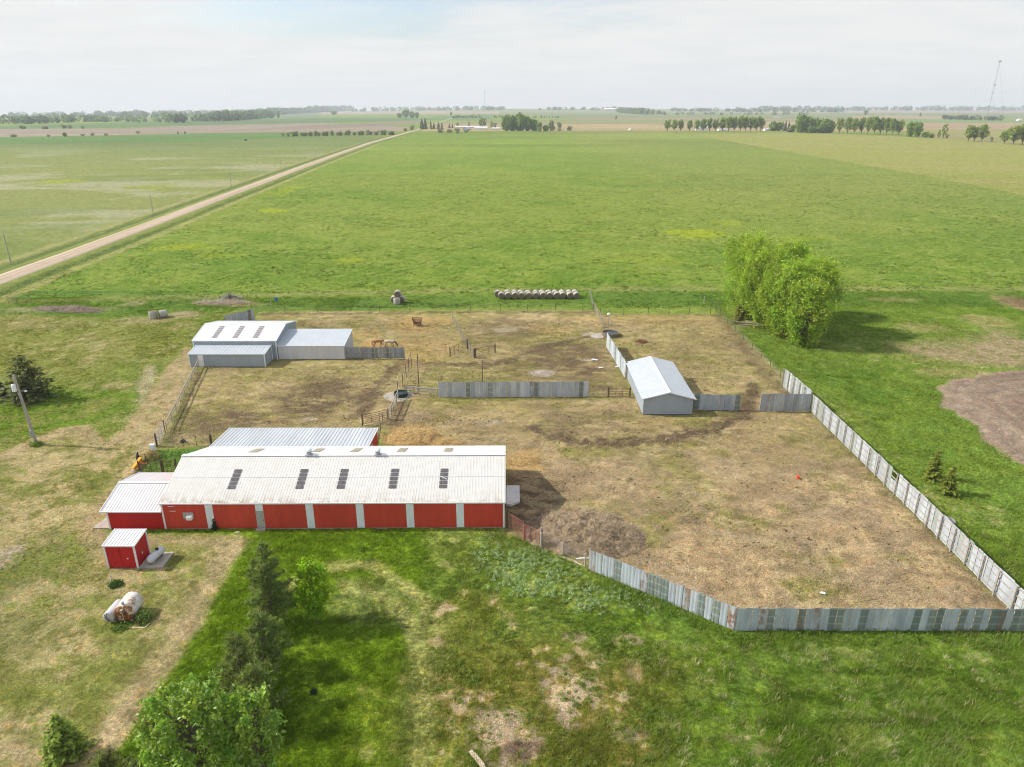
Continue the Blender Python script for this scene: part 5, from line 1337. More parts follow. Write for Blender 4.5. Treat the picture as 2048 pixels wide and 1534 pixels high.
def broadleaf(name, label, loc, h, w, seed, col, nblob=26, nleaf=6000, leaf=.2, low=.12, group=None, lean=(0, 0), taper=.55, cat='tree', trunk_r=None, blob=.24, asp=.6, vst=1.2, mat='leaf', jit=.15):
    q = np.random.default_rng(seed); t = empty(name, loc, 0, label, cat, group)
    mb = MB(); tr = trunk_r or h * .018
    top = Vector((lean[0], lean[1], h * .82)); trunk = [Vector((0, 0, -.3)), Vector((q.normal() * .1, q.normal() * .1, h * .3)), Vector((lean[0] * .6, lean[1] * .6, h * .55)), top]
    mb.tube(trunk, [tr * 1.25, tr, tr * .65, tr * .2], 9, caps=False)
    V = []; Cc = []
    per = nleaf // nblob
    for i in range(nblob):
        f = low + (1 - low) * ((i + .5) / nblob) ** .85 * .93
        prof = (math.sin(math.pi * min(1, (f - low * .6) / (1.06 - low * .6))) ** taper)
        th = i * 2.39996 + q.normal() * .3; rad = w * prof * (.35 + .65 * math.sqrt(q.random()))
        if i > nblob - 4: rad *= .4
        c = np.array([math.cos(th) * rad + lean[0] * f, math.sin(th) * rad + lean[1] * f, f * h])
        br = blob * w * (.7 + .6 * q.random()) * (.75 + .35 * prof)
        zb = min(h * .7, max(h * .1, c[2] - rad * .9))
        fz = zb / (h * .82); s0 = (lean[0] * fz, lean[1] * fz, zb)
        limb(mb, s0, c * [.9, .9, 1], tr * .45, tr * .08, q, .05)
        m = int(per * (.7 + .6 * q.random()))
        d = unit(q.normal(size=(m, 3))); rr = (.55 + .5 * q.random((m, 1)) ** .6)
        # ragged: each blob is a few sprays rather than a ball
        rag = 1 + .35 * np.sin(d @ q.normal(size=3) * 5 + q.random() * 6)[:, None]
        ax = np.array([math.cos(th) * .55, math.sin(th) * .55, 1.0]); ax /= np.linalg.norm(ax); tt = q.random((m, 1)) * 2 - 1
        P = c + d * rr * br * rag * (.95 - .45 * tt) + ax * tt * br * vst + q.normal(size=(m, 3)) * (q.random((m, 1)) < jit) * br * .75
        P[:, 2] = np.maximum(P[:, 2], .15)
        V.append(quads(P, d * .7 + [0, 0, .5], leaf, asp, q, 1.15))
        base = np.array(col) * (.82 + .36 * q.random()); base = base * (1 + (q.random(3) - .5) * [.25, .1, .2])
        Cc.append(np.repeat(base * (.75 + .5 * q.random((m, 1))), 4, 0))
    mb.build('trunk', M['bark'], t, smooth=True)
    np_mesh('crown', np.concatenate(V), 4, M[mat], t, np.concatenate(Cc))
    return t

def pine(name, label, loc, h, r, seed, col, whorl=15, group=None, tuft=.34, nneedle=10, sparse=0.06, lowest=.1):
    """long-needled pine: whorls of upswept branches with brushes of needles"""
    q = np.random.default_rng(seed); t = empty(name, loc, 0, label, 'tree', group); mb = MB()
    mb.tube([(0, 0, -.3), (.05, .03, h * .5), (0, 0, h * .98)], [h * .02, h * .013, .02], 8, caps=False)
    T = []; D = []; S = []
    for k in range(whorl):
        f = lowest + (1 - lowest) * (k + .3 * q.random()) / whorl; z = f * h
        L = r * (1 - f) ** .75 * (1.0 if f > .22 else .6 + f * 1.8) + .12
        nb = 6 if f < .85 else 4
        for b in range(nb):
            if q.random() < sparse: continue
            th = 6.283 * b / nb + q.random() * .9; ll = L * (.5 + .75 * q.random())
            d = np.array([math.cos(th), math.sin(th), .28 + .35 * f + q.normal() * .1]); d /= np.linalg.norm(d)
            p1 = np.array([0, 0, z]) + d * ll
            mb.tube([(0, 0, z), tuple(np.array([0, 0, z]) + d * ll * .5 - [0, 0, .03]), tuple(p1)], [.035, .025, .012], 5, caps=False)
            m = max(3, int(ll / tuft * 2.6))
            for j in range(m):
                g = .3 + .72 * (j + q.random()) / m
                side = np.cross(d, [0, 0, 1.0]); side /= np.linalg.norm(side)
                p = np.array([0, 0, z]) + d * ll * g + side * q.normal() * ll * .20 * (1.15 - g) + [0, 0, abs(q.normal()) * .10]
                T.append(p); D.append(unit(d * .6 + np.array([0, 0, .75]) + q.normal(size=3) * .25)); S.append(.75 + .5 * q.random())
    T.append(np.array([0, 0, h])); D.append(np.array([0, 0, 1.0])); S.append(1.0)
    T = np.array(T); D = np.array(D); S = np.array(S)
    n = len(T); nd = unit(D[:, None, :] * .55 + q.normal(size=(n, nneedle, 3)) * .62)
    L = tuft * S[:, None, None] * (.7 + .5 * q.random((n, nneedle, 1)))
    s = unit(np.cross(nd, q.normal(size=(n, nneedle, 3)))) * (tuft * .085)
    B = np.repeat(T[:, None, :], nneedle, 1)
    V = np.stack([B - s, B + s, B + nd * L + s * .5, B + nd * L - s * .5], 2).reshape(-1, 3)
    base = np.array(col) * (.7 + .6 * q.random((n, 1, 1, 1))) * (1 + (q.random((n, 1, 1, 3)) - .5) * .2)
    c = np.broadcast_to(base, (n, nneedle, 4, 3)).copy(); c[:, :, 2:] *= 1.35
    mb.build('trunk', M['bark'], t, smooth=True); np_mesh('crown', V, 4, M['needle'], t, c.reshape(-1, 3))
    return t

def spruce(name, label, loc, h, r, seed, col, whorl=16, group=None, spray=.16, droop=.12, gap=0.0, dens=1.0, pw=.9):
    q = np.random.default_rng(seed); t = empty(name, loc, 0, label, 'tree', group); mb = MB()
    mb.tube([(0, 0, -.3), (0, 0, h * .98)], [h * .022, .015], 8, caps=False)
    V = []; C = []
    for k in range(whorl):
        f = .03 + .95 * (k + .4 * q.random()) / whorl; z = f * h; L = r * (1 - f) ** pw + .05
        nb = max(4, int(9 * (1 - f) + 4))
        for b in range(nb):
            if q.random() < gap: continue
            th = 6.283 * b / nb + q.random(); ll = L * (.7 + .5 * q.random())
            dz = -droop + .45 * f; d = np.array([math.cos(th), math.sin(th), dz]); side = np.array([-math.sin(th), math.cos(th), 0])
            p1 = np.array([0, 0, z]) + d * ll; mb.tube([(0, 0, z), tuple(p1)], [.03 + .01 * (1 - f), .008], 4, caps=False)
            m = max(4, int(ll / spray * 3.2 * dens)); g = .12 + .9 * q.random((m, 1)); wd = (1.12 - g) * ll * .42
            P = np.array([0, 0, z]) + d * ll * g + side * q.normal(size=(m, 1)) * wd * .7 + [0, 0, 1] * (np.abs(q.normal(size=(m, 1))) * .06 - .02)
            P[:, 2] = np.maximum(P[:, 2], .05)
            nn = np.array([d[0] * .5, d[1] * .5, 1.0]) + q.normal(size=(m, 3)) * .45
            nn = unit(nn); a = unit(d[None] + side[None] * q.normal(size=(m, 1)) * .8 + q.normal(size=(m, 3)) * .25); a = unit(a - nn * (a * nn).sum(1, keepdims=True)); bb = np.cross(nn, a)
            s = spray * (.6 + .8 * q.random((m, 1)))
            V.append(np.stack([P - a * s * .7, P - bb * s * .36, P + a * s, P + bb * s * .36], 1).reshape(-1, 3))
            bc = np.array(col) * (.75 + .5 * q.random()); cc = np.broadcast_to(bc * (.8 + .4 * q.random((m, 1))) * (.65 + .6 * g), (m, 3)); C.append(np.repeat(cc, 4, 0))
    mb.build('trunk', M['bark'], t, smooth=True); np_mesh('crown', np.concatenate(V), 4, M['needle'], t, np.concatenate(C))
    return t

def V3(p, dz=0): return (p.x, p.y, p.z + dz)
DK = (.18, .235, .072)
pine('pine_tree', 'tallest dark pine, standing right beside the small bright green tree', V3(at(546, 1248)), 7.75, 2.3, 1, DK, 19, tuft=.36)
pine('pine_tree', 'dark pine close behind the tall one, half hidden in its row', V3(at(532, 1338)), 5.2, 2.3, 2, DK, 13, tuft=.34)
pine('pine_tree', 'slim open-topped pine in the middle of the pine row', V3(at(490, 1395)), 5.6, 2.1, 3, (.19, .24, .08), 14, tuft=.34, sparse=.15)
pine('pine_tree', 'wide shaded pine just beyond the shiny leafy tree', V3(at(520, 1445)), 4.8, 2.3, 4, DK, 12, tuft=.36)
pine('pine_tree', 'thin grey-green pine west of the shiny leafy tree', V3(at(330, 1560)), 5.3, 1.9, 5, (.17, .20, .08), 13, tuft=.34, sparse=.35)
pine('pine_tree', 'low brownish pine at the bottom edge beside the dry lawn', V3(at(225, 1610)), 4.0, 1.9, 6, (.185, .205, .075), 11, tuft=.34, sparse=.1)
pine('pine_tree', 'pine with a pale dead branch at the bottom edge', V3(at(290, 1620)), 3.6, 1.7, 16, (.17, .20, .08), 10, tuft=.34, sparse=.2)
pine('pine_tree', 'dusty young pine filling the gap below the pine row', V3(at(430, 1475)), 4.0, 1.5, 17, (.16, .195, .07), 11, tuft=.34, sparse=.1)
broadleaf('cottonwood_tree', 'big shiny-leaved tree at the bottom edge, the wider of two', (-19.4, 32.2, 0), 8.3, 2.45, 11, (.27, .41, .055), 64, 9000, .125, .22, blob=.15, taper=.45, vst=1.5, mat='shinyleaf')
broadleaf('cottonwood_tree', 'narrow shiny-leaved tree at the bottom edge, east of the wider one', (-15.7, 32.6, 0), 7.7, 1.4, 12, (.28, .42, .055), 36, 5200, .125, .15, blob=.22, taper=.45, vst=1.6, mat='shinyleaf')
broadleaf('green_ash_tree', 'small bright green tree with a pale trunk beside the tallest pine', V3(at(632, 1244)), 5.9, 1.35, 13, (.27, .44, .02), 40, 5200, .11, .16, blob=.26, taper=.75)
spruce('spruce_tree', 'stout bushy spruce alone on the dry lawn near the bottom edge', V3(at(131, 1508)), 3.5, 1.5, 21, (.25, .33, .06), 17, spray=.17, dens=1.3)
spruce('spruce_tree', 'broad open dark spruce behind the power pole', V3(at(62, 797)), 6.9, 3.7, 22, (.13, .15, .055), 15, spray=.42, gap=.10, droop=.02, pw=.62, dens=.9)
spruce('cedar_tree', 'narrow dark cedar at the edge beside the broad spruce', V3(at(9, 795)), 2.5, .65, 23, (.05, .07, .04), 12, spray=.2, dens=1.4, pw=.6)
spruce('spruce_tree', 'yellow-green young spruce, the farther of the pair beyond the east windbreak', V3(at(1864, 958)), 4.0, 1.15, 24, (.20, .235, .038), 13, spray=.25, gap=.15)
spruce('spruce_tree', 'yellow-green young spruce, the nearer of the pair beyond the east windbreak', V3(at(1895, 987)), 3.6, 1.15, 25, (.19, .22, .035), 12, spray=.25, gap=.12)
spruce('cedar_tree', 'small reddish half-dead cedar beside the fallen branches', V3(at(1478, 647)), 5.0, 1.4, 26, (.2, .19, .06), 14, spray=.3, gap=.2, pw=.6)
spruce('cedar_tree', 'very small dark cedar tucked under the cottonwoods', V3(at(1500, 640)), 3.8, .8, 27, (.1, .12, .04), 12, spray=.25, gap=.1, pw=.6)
GC = 'cottonwoods in the clump beyond the back pen'
CW = (.345, .485, .062)
for i, (x, y, h, w, lab, ln) in enumerate([
    (52.3, 122.2, 12.2, 4.0, 'bright green cottonwood at the near end of the clump, leafy to the ground', (.3, .5)),
    (51.0, 127.5, 14.4, 4.8, 'bright green cottonwood second from the near end of the clump', (-.6, 0)),
    (49.6, 133.5, 15.8, 5.0, 'bright green cottonwood in the middle of the clump with a rounded top', (-.8, .6)),
    (48.4, 140.0, 17.2, 5.2, 'tallest bright green cottonwood, with the highest top of the clump', (-1.2, .5)),
    (55.4, 130.0, 14.2, 4.8, 'bright green cottonwood on the east side of the clump above the shade', (1.0, .3)),
    (55.3, 142.0, 15.0, 4.4, 'feathery cottonwood at the far east corner of the clump', (1.4, .5))]):
    broadleaf('cottonwood_tree', lab, (x, y, 0), h, w, 40 + i, CW, 100, 19000, .20, .04, GC, ln, .50, blob=.175, asp=.5, vst=.95, jit=.38)
def shrub(label, loc, h, w, seed, col, n=500, leaf=.09, name='shrub', cat='shrub'):
    q = np.random.default_rng(seed); t = empty(name, loc, 0, label, cat); mb = MB(); V = []
    for k in range(9):
        th = q.random() * 6.283; e = (math.cos(th) * w * .6 * q.random(), math.sin(th) * w * .6 * q.random(), h * (.6 + .35 * q.random())); mb.tube([(0, 0, -.05), e], [.02, .008], 4, caps=False)
    d = unit(q.normal(size=(n, 3))); d[:, 2] = np.abs(d[:, 2]); P = d * (.4 + .65 * q.random((n, 1))) * [w, w, h]; P[:, 2] += .04
    mb.build('stems', M['bark'], t); np_mesh('foliage', quads(P, d + [0, 0, .4], leaf, .55, q), 4, M['leaf'], t, np.repeat(np.array(col) * (.65 + .7 * q.random((n, 1))), 4, 0))
shrub('leafy weed bush growing against the rusty tank', V3(at(291, 1240)), 1.0, .75, 1, (.18, .27, .06))
shrub('low dark weed clump by the white pipe marker', V3(at(232, 1170)), .35, .65, 2, (.07, .15, .03), name='weed_clump')
shrub('green weeds round the foot of the tall power pole', V3(at(73, 890)), .5, .8, 3, (.16, .27, .03), name='weed_clump')
shrub('dark weed growing at the barn wall by the first white strip', V3(at(430, 1060)), 1.3, .3, 4, (.025, .04, .03), 200, name='weed_clump')
shrub('low green weeds under the end of the rusty tank', V3(at(243, 1253)), .3, .9, 5, (.15, .24, .03), name='weed_clump')
shrub('tiny dark bush alone in the lush mown grass', V3(at(628, 1386)), .35, .3, 6, (.03, .05, .02), 250, .06)
shrub('tan dead weeds at the corner of the green paddock', V3(at(305, 915)), 1.0, 1.1, 7, (.33, .25, .13), 500)
def branch():
    p = at(1500, 655); q = np.random.default_rng(3); m = MB()
    e = at(1556, 657)
    base = Vector((e.x - p.x, e.y - p.y, .5))
    for k in range(9):
        tip = Vector((-3.8 + q.random() * 3.0, q.normal() * 1.6 + 1.2, .25 + q.random() * .9)); mid = base.lerp(tip, .5) + Vector((0, q.normal() * .3, .25))
        m.tube([base * .98, mid, tip], [.11, .07, .02], 6)
        for j in range(3):
            f = .45 + .5 * q.random(); s = mid.lerp(tip, (f - .4) / .6); m.tube([s, s + Vector((-.9 + q.normal() * .5, q.normal() * .9, q.normal() * .25))], [.03, .01], 4)
    tag(m.build('fallen_branch', M['palewood'], loc=(p.x, p.y, 0)), 'bleached bare fallen branches lying beside the cottonwood clump', 'branch')
branch()

# ------------------------------------------------------------------ grass, weeds and straw (no one could count them)
def blades(name, P, hgt, wid, k, col, seed, wind=(.25, -.1), spread=.12, mat='blade', tip=1.25, bend=.45):
    """k blades per clump at P (n,2); hgt, wid per clump; col per clump"""
    q = np.random.default_rng(seed); n = len(P)
    B = np.zeros((n, k, 3)); B[:, :, :2] = P[:, None, :] + q.normal(size=(n, k, 2)) * spread * (hgt[:, None, None] / .25 + .3)
    d = q.normal(size=(n, k, 3)) * bend; d[:, :, 2] = 1; d[:, :, 0] += wind[0]; d[:, :, 1] += wind[1]; d = unit(d)
    L = hgt[:, None, None] * (.55 + .7 * q.random((n, k, 1)))
    th = q.random((n, k)) * 6.283; s = np.stack([np.cos(th), np.sin(th), np.zeros_like(th)], -1) * wid[:, None, None] * .5
    V = np.stack([B - s, B + s, B + d * L], 2); V[:, :, :2, 2] -= .05
    c = np.broadcast_to(col[:, None, None, :] * (.75 + .5 * q.random((n, k, 1, 1))), (n, k, 3, 3)).copy(); c[:, :, 2] *= tip
    o = np_mesh(name, V.reshape(-1, 3), 3, M[mat], None, np.clip(c.reshape(-1, 3), 0, .8)); tag(o, kind='stuff')
    return o
q = np.random.default_rng(99)
BARNS = [(-42, -.4, 61.5, 75.5), (-37.9, -34.5, 55.2, 58), (-36, -16.5, 74, 81.5), (-54, -28, 110, 127), (18, 25.5, 90.5, 106), (-34.9, -32.4, 55.2, 58)]
def clear(x, y, g=.0):
    ok = np.ones(x.shape, bool)
    for a, b, c_, d in BARNS: ok &= ~((x > a - g) & (x < b + g) & (y > c_ - g) & (y < d + g))
    return ok
# near lush grass
n = 120000; y = 30 + 32.3 * q.random(n) ** 1.25; x = (q.random(n) * 2 - 1) * (14 + y * .86)
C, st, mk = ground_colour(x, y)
keep = clear(x, y) & (mk['sp'] > .25) & (q.random(n) < 1 - mk['bare'] * .97) & (q.random(n) < 1 - .72 * mk['dl']) & (mk['td'] < .3)
x, y, C = x[keep], y[keep], C[keep]; dl = mk['dl'][keep]; un = mk['uncut'][keep]; sp = mk['sp'][keep]
hv = fbm(x, y, 2.4, 70, 3)
tall = np.clip(sst(3.0, .2, sp) + sst(8, 24, x) * .75, 0, 1)
H = (.07 + .30 * hv ** 1.5 + .16 * tall * sst(.35, .7, hv) + .05 * un) * (1 - .7 * dl) * (1 - .65 * mk['rg'][keep])
rowg = sst(0, 1, dl) * 0
col = C * (1.30 + .45 * (q.random((len(x), 1)) - .4))
dead = (q.random(len(x)) < .035 + .10 * tall * sst(.58, .72, fbm(x, y, 5, 71, 3))) & (dl < .4) & (un < .4)
col[dead] = np.array([.42, .36, .20]) * (.8 + .4 * q.random((dead.sum(), 1)))
H[dead] *= 1.25
blades('grass', np.stack([x, y], 1), H, .028 + .03 * q.random(len(x)) + .012 * (y > 48), 7, col, 1)
# paler, taller dead grass tufts in the long grass to the south-east
n = 420; x = 10 + 34 * q.random(n); y = 33 + 12.5 * q.random(n); k = fbm(x, y, 4, 77, 3) > .50; x, y = x[k], y[k]
col = np.array([.50, .43, .26]) * (.8 + .4 * q.random((len(x), 1)))
blades('dead_grass', np.stack([x, y], 1), .32 + .2 * q.random(len(x)), np.full(len(x), .018), 16, col, 2, wind=(.45, .1), spread=.06, mat='strawm', bend=.55)
# the strip east of the pens and the land behind
n = 60000; x = 43.2 + 75 * q.random(n); y = 44 + 118 * q.random(n) ** 1.1
C, st, mk = ground_colour(x, y); keep = (mk['td'] < .2) & (q.random(n) < 1 - .8 * mk['rd']) & (x < y * .85 + 20) & (mk['sp'] > .2); x, y, C = x[keep], y[keep], C[keep]
hv = fbm(x, y, 3, 72, 3); blades('grass', np.stack([x, y], 1), .10 + .24 * hv * hv * 1.6, .04 + .0006 * y, 6, C * (1.05 + .45 * q.random((len(x), 1))), 3, spread=.2)
# west yard
n = 45000; x = -118 + 84 * q.random(n); y = 62 + 95 * q.random(n)
C, st, mk = ground_colour(x, y); keep = clear(x, y) & (mk['sp'] > .25) & (q.random(n) < 1 - .7 * mk['dl']) & (-x < y * .85 + 22); x, y, C = x[keep], y[keep], C[keep]
hv = fbm(x, y, 3, 73, 3); blades('grass', np.stack([x, y], 1), .06 + .18 * hv * hv * 1.5, .045 + .0005 * y, 6, C * (1.0 + .4 * q.random((len(x), 1))), 4, spread=.2)
# pasture clumps, and the darker weeds that dot it
n = 90000; y = 148 + 330 * q.random(n) ** 1.5; x = (q.random(n) * 2 - 1) * (y * .8 + 10)
C, st, mk = ground_colour(x, y); dr = dline(x, y, ROAD); keep = (mk['sp'] > .3) & (dr > 6.5) & (x > np.interp(y, [p[1] for p in ROAD], [p[0] for p in ROAD])) & (x < 330)
keep &= (q.random(n) < .35 + sst(.4, .6, fbm(x, y, 9, 75, 3)))
x, y, C = x[keep], y[keep], C[keep]; hv = fbm(x, y, 4, 74, 3)
blades('grass', np.stack([x, y], 1), .10 + .20 * hv * q.random(len(x)), .07 + .0005 * y, 5, C * (.62 + .5 * q.random((len(x), 1))), 5, spread=.22)
n = 5200; y = 150 + 260 * q.random(n) ** 1.6; x = (q.random(n) * 2 - 1) * (y * .75)
keep = (dline(x, y, ROAD) > 12) & (x > np.interp(y, [p[1] for p in ROAD], [p[0] for p in ROAD])) & (fbm(x, y, 26, 76, 3) > .44) & (x < 250) & (y > 160); x, y = x[keep], y[keep]
blades('weeds', np.stack([x, y], 1), .22 + .18 * q.random(len(x)), np.full(len(x), .14), 10, np.array([.060, .120, .018]) * (.7 + .6 * q.random((len(x), 1))), 6, spread=.20)
# blue-green leafy weeds near the red gates, and scattered broad weeds on the poor ground
def leafy(name, px, py, hgt, wid, k, col, seed, leaf):
    g = np.random.default_rng(seed); n = len(px); d = unit(g.normal(size=(n, k, 3))); d[..., 2] = np.abs(d[..., 2])
    P = np.zeros((n, k, 3)); P[..., 0] = px[:, None]; P[..., 1] = py[:, None]; P += d * (.35 + .65 * g.random((n, k, 1))) * np.stack([wid, wid, hgt], -1)[:, None, :]
    V = quads(P.reshape(-1, 3), (d + [0, 0, .5]).reshape(-1, 3), leaf, .5, g, .6); c = np.repeat(np.repeat(col * (.8 + .4 * g.random((n, 1))), k, 0) * (.75 + .5 * g.random((n * k, 1))), 4, 0)
    tag(np_mesh(name, V, 4, M['leaf'], None, c), kind='stuff')
n = 3600; x = -8 + 22 * q.random(n); y = 44 + 18 * q.random(n)
dw = spots(x, y, [(1080, 1150, 95, 45, 1), (1170, 1190, 75, 28, 1), (990, 1120, 40, 30, .6), (1030, 1150, 60, 20, .7), (1250, 1215, 60, 18, .5)], fbm(x, y, 3, 80, 3), .5)
sp = sdf(x, y, PEN); k = (q.random(n) < dw * .85) & (sp > .5); x, y = x[k], y[k]
leafy('weeds', x, y, .22 + .16 * q.random(len(x)), .16 + .12 * q.random(len(x)), 26, np.array([.38, .51, .26]), 7, .06)
n = 5000; x = -8 + 30 * q.random(n); y = 31.5 + 20 * q.random(n)
dw = spots(x, y, [(1100, 1400, 300, 190, 1), (960, 1480, 90, 80, 1)], fbm(x, y, 3, 81, 3), .4) * sst(.42, .62, fbm(x, y, 1.6, 82, 3)); k = (q.random(n) < dw * .8) & (sdf(x, y, PEN) > .5); x, y = x[k], y[k]
leafy('weeds', x, y, .16 + .16 * q.random(len(x)), .14 + .16 * q.random(len(x)), 24, np.array([.20, .29, .045]), 8, .055)
n = 5000; x = -2 + 46 * q.random(n); y = 45 + 17 * q.random(n); k = (sdf(x, y, PEN) > .2) & (sdf(x, y, PEN) < 2.2); x, y = x[k], y[k]
leafy('weeds', x, y, .25 + .2 * q.random(len(x)), .2 + .15 * q.random(len(x)), 22, np.array([.18, .29, .03]), 9, .06)
# loose straw over the pens
n = 210000; y = 46.5 + 92 * q.random(n) ** 1.35; x = -56 + 100 * q.random(n)
sp = sdf(x, y, PEN); k = (sp < -.15) & clear(x, y, .1) & (q.random(n) < .25 + .75 * sst(.38, .6, fbm(x, y, 3.2, 83, 3))); x, y = x[k], y[k]; n = len(x)
C, st, mk = ground_colour(x, y)
th = .45 * q.normal(size=n) + fbm(x, y, 5, 84, 2) * 6 - 2.0; L = (.14 + .32 * q.random(n) ** 2) * (.7 + .006 * y); wd = .007 + .00014 * y
d = np.stack([np.cos(th), np.sin(th), .18 * q.normal(size=n)], -1) * L[:, None] * .5; s = np.stack([-np.sin(th), np.cos(th), .3 * q.normal(size=n)], -1) * wd[:, None]
zg = (fbm(x, y, 1.1, 60, 3) - .5) * .10 + (fbm(x, y, 7, 61, 3) - .5) * .22 - .02
P = np.stack([x, y, zg + .03 + .04 * q.random(n)], -1); V = np.stack([P - d - s, P - d + s, P + d + s, P + d - s], 1).reshape(-1, 3)
f = (.3 + .7 * q.random((n, 1))) * (1 - mk['dirt'][:, None] * .6); col = C * (1 - f) + np.array([.47, .36, .22]) * (.55 + .6 * q.random((n, 1))) * f
tag(np_mesh('straw', V, 4, M['strawm'], None, np.repeat(col, 4, 0)), kind='stuff')
# short weeds coming up through the straw, and dark trampled litter
n = 70000; y = 47 + 90 * q.random(n) ** 1.2; x = -56 + 100 * q.random(n)
k = (sdf(x, y, PEN) < -.2) & clear(x, y, .2) & (q.random(n) < .12 + .8 * sst(.50, .62, fbm(x, y, 9, 41) * .6 + fbm(x * .6, y, 2.2, 42) * .4) + .3 * sst(90, 110, y)); x, y = x[k], y[k]
C, st, mk = ground_colour(x, y); k = q.random(len(x)) > mk['dirt'] * .8; x, y = x[k], y[k]
blades('weeds', np.stack([x, y], 1), .05 + .10 * q.random(len(x)), .03 + .0004 * y, 5, np.array([.27, .27, .085]) * (.6 + .8 * q.random((len(x), 1))), 31, spread=.2)
n = 60000; y = 47 + 90 * q.random(n) ** 1.1; x = -56 + 100 * q.random(n); C, st, mk = ground_colour(x, y)
k = (sdf(x, y, PEN) < -.3) & clear(x, y, .2) & (q.random(n) < .07 + .85 * mk['dirt']) & (fbm(x * .5, y, 1.6, 88, 3) > .5); x, y = x[k], y[k]; n = len(x)
th = q.normal(size=n) * .5; L = .12 + .25 * q.random(n); d = np.stack([np.cos(th), np.sin(th), .3 * q.normal(size=n)], -1) * L[:, None] * .5; s = np.stack([-np.sin(th), np.cos(th), .2 * q.normal(size=n)], -1) * (.02 + .04 * q.random(n))[:, None]
zg = (fbm(x, y, 1.1, 60, 3) - .5) * .10 + (fbm(x, y, 7, 61, 3) - .5) * .22 - .02; P = np.stack([x, y, zg + .03], -1)
tag(np_mesh('litter', np.stack([P - d - s, P - d + s, P + d + s, P + d - s], 1).reshape(-1, 3), 4, M['strawm'], None, np.repeat(np.array([.10, .072, .048]) * (.6 + .8 * q.random((n, 1))), 4, 0)), kind='stuff')
# stones and clods on the bare yard tracks, dung in the pens
n = 380; x = -50 + 90 * q.random(n); y = 60 + 78 * q.random(n); k = (sdf(x, y, PEN) < -1) & clear(x, y, .3); x, y = x[k], y[k]
leafy('dung', x, y, np.full(len(x), .08), .08 + .1 * q.random(len(x)), 10, np.array([.075, .05, .032]), 10, .08)
# ------------------------------------------------------------------ the far plain: shelterbelts, farmsteads, woods, towers
def far_tree(name, kind, seed, col):
    """a unit tree 10 m tall; copies are scaled"""
    q = np.random.default_rng(seed); t = empty(name, (0, -500, 0), 0, 'x', 'tree'); mb = MB(); V = []; C = []
    if kind == 'spruce':
        mb.tube([(0, 0, -.3), (0, 0, 9.6)], [.25, .03], 6, caps=False)
        for k in range(40):
            f = (k + q.random()) / 40; L = 3.0 * (1 - f) ** .75 + .15; m = int(14 * (1.2 - f)); th = q.random(m) * 6.283
            P = np.stack([np.cos(th) * L * (.5 + .5 * q.random(m)), np.sin(th) * L * (.5 + .5 * q.random(m)), f * 9.8 + .2 + q.normal(size=m) * .15], -1)
            V.append(quads(P, np.stack([np.cos(th), np.sin(th), np.full(m, .6)], -1), .55, .5, q, .5)); C.append(np.repeat(np.array(col) * (.6 + .8 * q.random((m, 1))), 4, 0))
    else:
        low, wid, nb, nl, lf = dict(cott=(.30, 3.1, 26, 44, .42), dense=(.10, 4.2, 34, 46, .5), shrub=(.05, 5.5, 16, 40, .8), thin=(.28, 2.2, 15, 30, .42))[kind]
        mb.tube([(0, 0, -.5), (.1, 0, 4), (0, 0, 8)], [.28, .22, .06], 6, caps=False)
        for i in range(nb):
            f = low + (1 - low) * (i + .5) / nb * .95; prof = math.sin(math.pi * min(1, (f - low * .5) / (1.08 - low * .5))) ** .5
            th = i * 2.4 + q.normal() * .4; rad = wid * prof * math.sqrt(q.random()); c = np.array([math.cos(th) * rad, math.sin(th) * rad, f * 9.6])
            mb.tube([(0, 0, max(1.2, c[2] - rad * 1.2 - .5)), tuple(c)], [.12, .03], 4, caps=False)
            d = unit(q.normal(size=(nl, 3))); P = c + d * (.5 + .55 * q.random((nl, 1))) * wid * .36 * (.7 + .6 * q.random())
            P[:, 2] = np.maximum(P[:, 2], .1)
            V.append(quads(P, d + [0, 0, .3], lf, .7, q)); b = np.array(col) * (.75 + .5 * q.random()); C.append(np.repeat(b * (.75 + .5 * q.random((nl, 1))), 4, 0))
    mb.build('trunk', M['bark'], t); np_mesh('crown', np.concatenate(V), 4, M['leaf'], t, np.concatenate(C))
    return t
FT = {}
for kind, cols, name in (('cott', [(.27, .35, .08), (.29, .37, .085), (.25, .34, .075)], 'shelterbelt_tree'), ('dense', [(.22, .34, .06), (.25, .36, .07)], 'leafy_tree'),
                         ('spruce', [(.08, .11, .075)], 'spruce_tree'), ('shrub', [(.34, .40, .22), (.40, .37, .29), (.38, .43, .30)], 'far_shrub'), ('thin', [(.28, .36, .10)], 'slim_tree')):
    FT[kind] = [far_tree(name, kind, 200 + i * 7 + len(kind), c) for i, c in enumerate(cols)]
used = set()
def plant(kind, px, py, hp, wp, label, group=None, var=None, seedrot=None):
    p = at(px, py); d = math.hypot(p.y, 0) * 1.0; L = FT[kind]; k = (int(px * 7) % len(L)) if var is None else var; src = L[k]
    dist = _c * p.y + _s * (CH - p.z); hm = hp * dist / FPX; wm = wp * dist / FPX
    base_w = dict(cott=8.2, dense=10.6, spruce=6.0, shrub=13.5, thin=5.8)[kind]
    if (kind, k) in used: o = dup(src)
    else: o = src; used.add((kind, k))
    o.location = (p.x, p.y, p.z - .1); o.rotation_euler = (0, 0, (px * 1.7) % 6.28); s = wm / base_w; o.scale = (s, s, hm / 9.9); o['label'] = label
    if group: o['group'] = group
    return o
def row(kind, L, fmt, group, start='west'):
    for i, (px, py, hp, wp) in enumerate(L): plant(kind, px, py, hp, wp, fmt.format(ORD[i] if i < len(ORD) else f'{i + 1}th'), group)
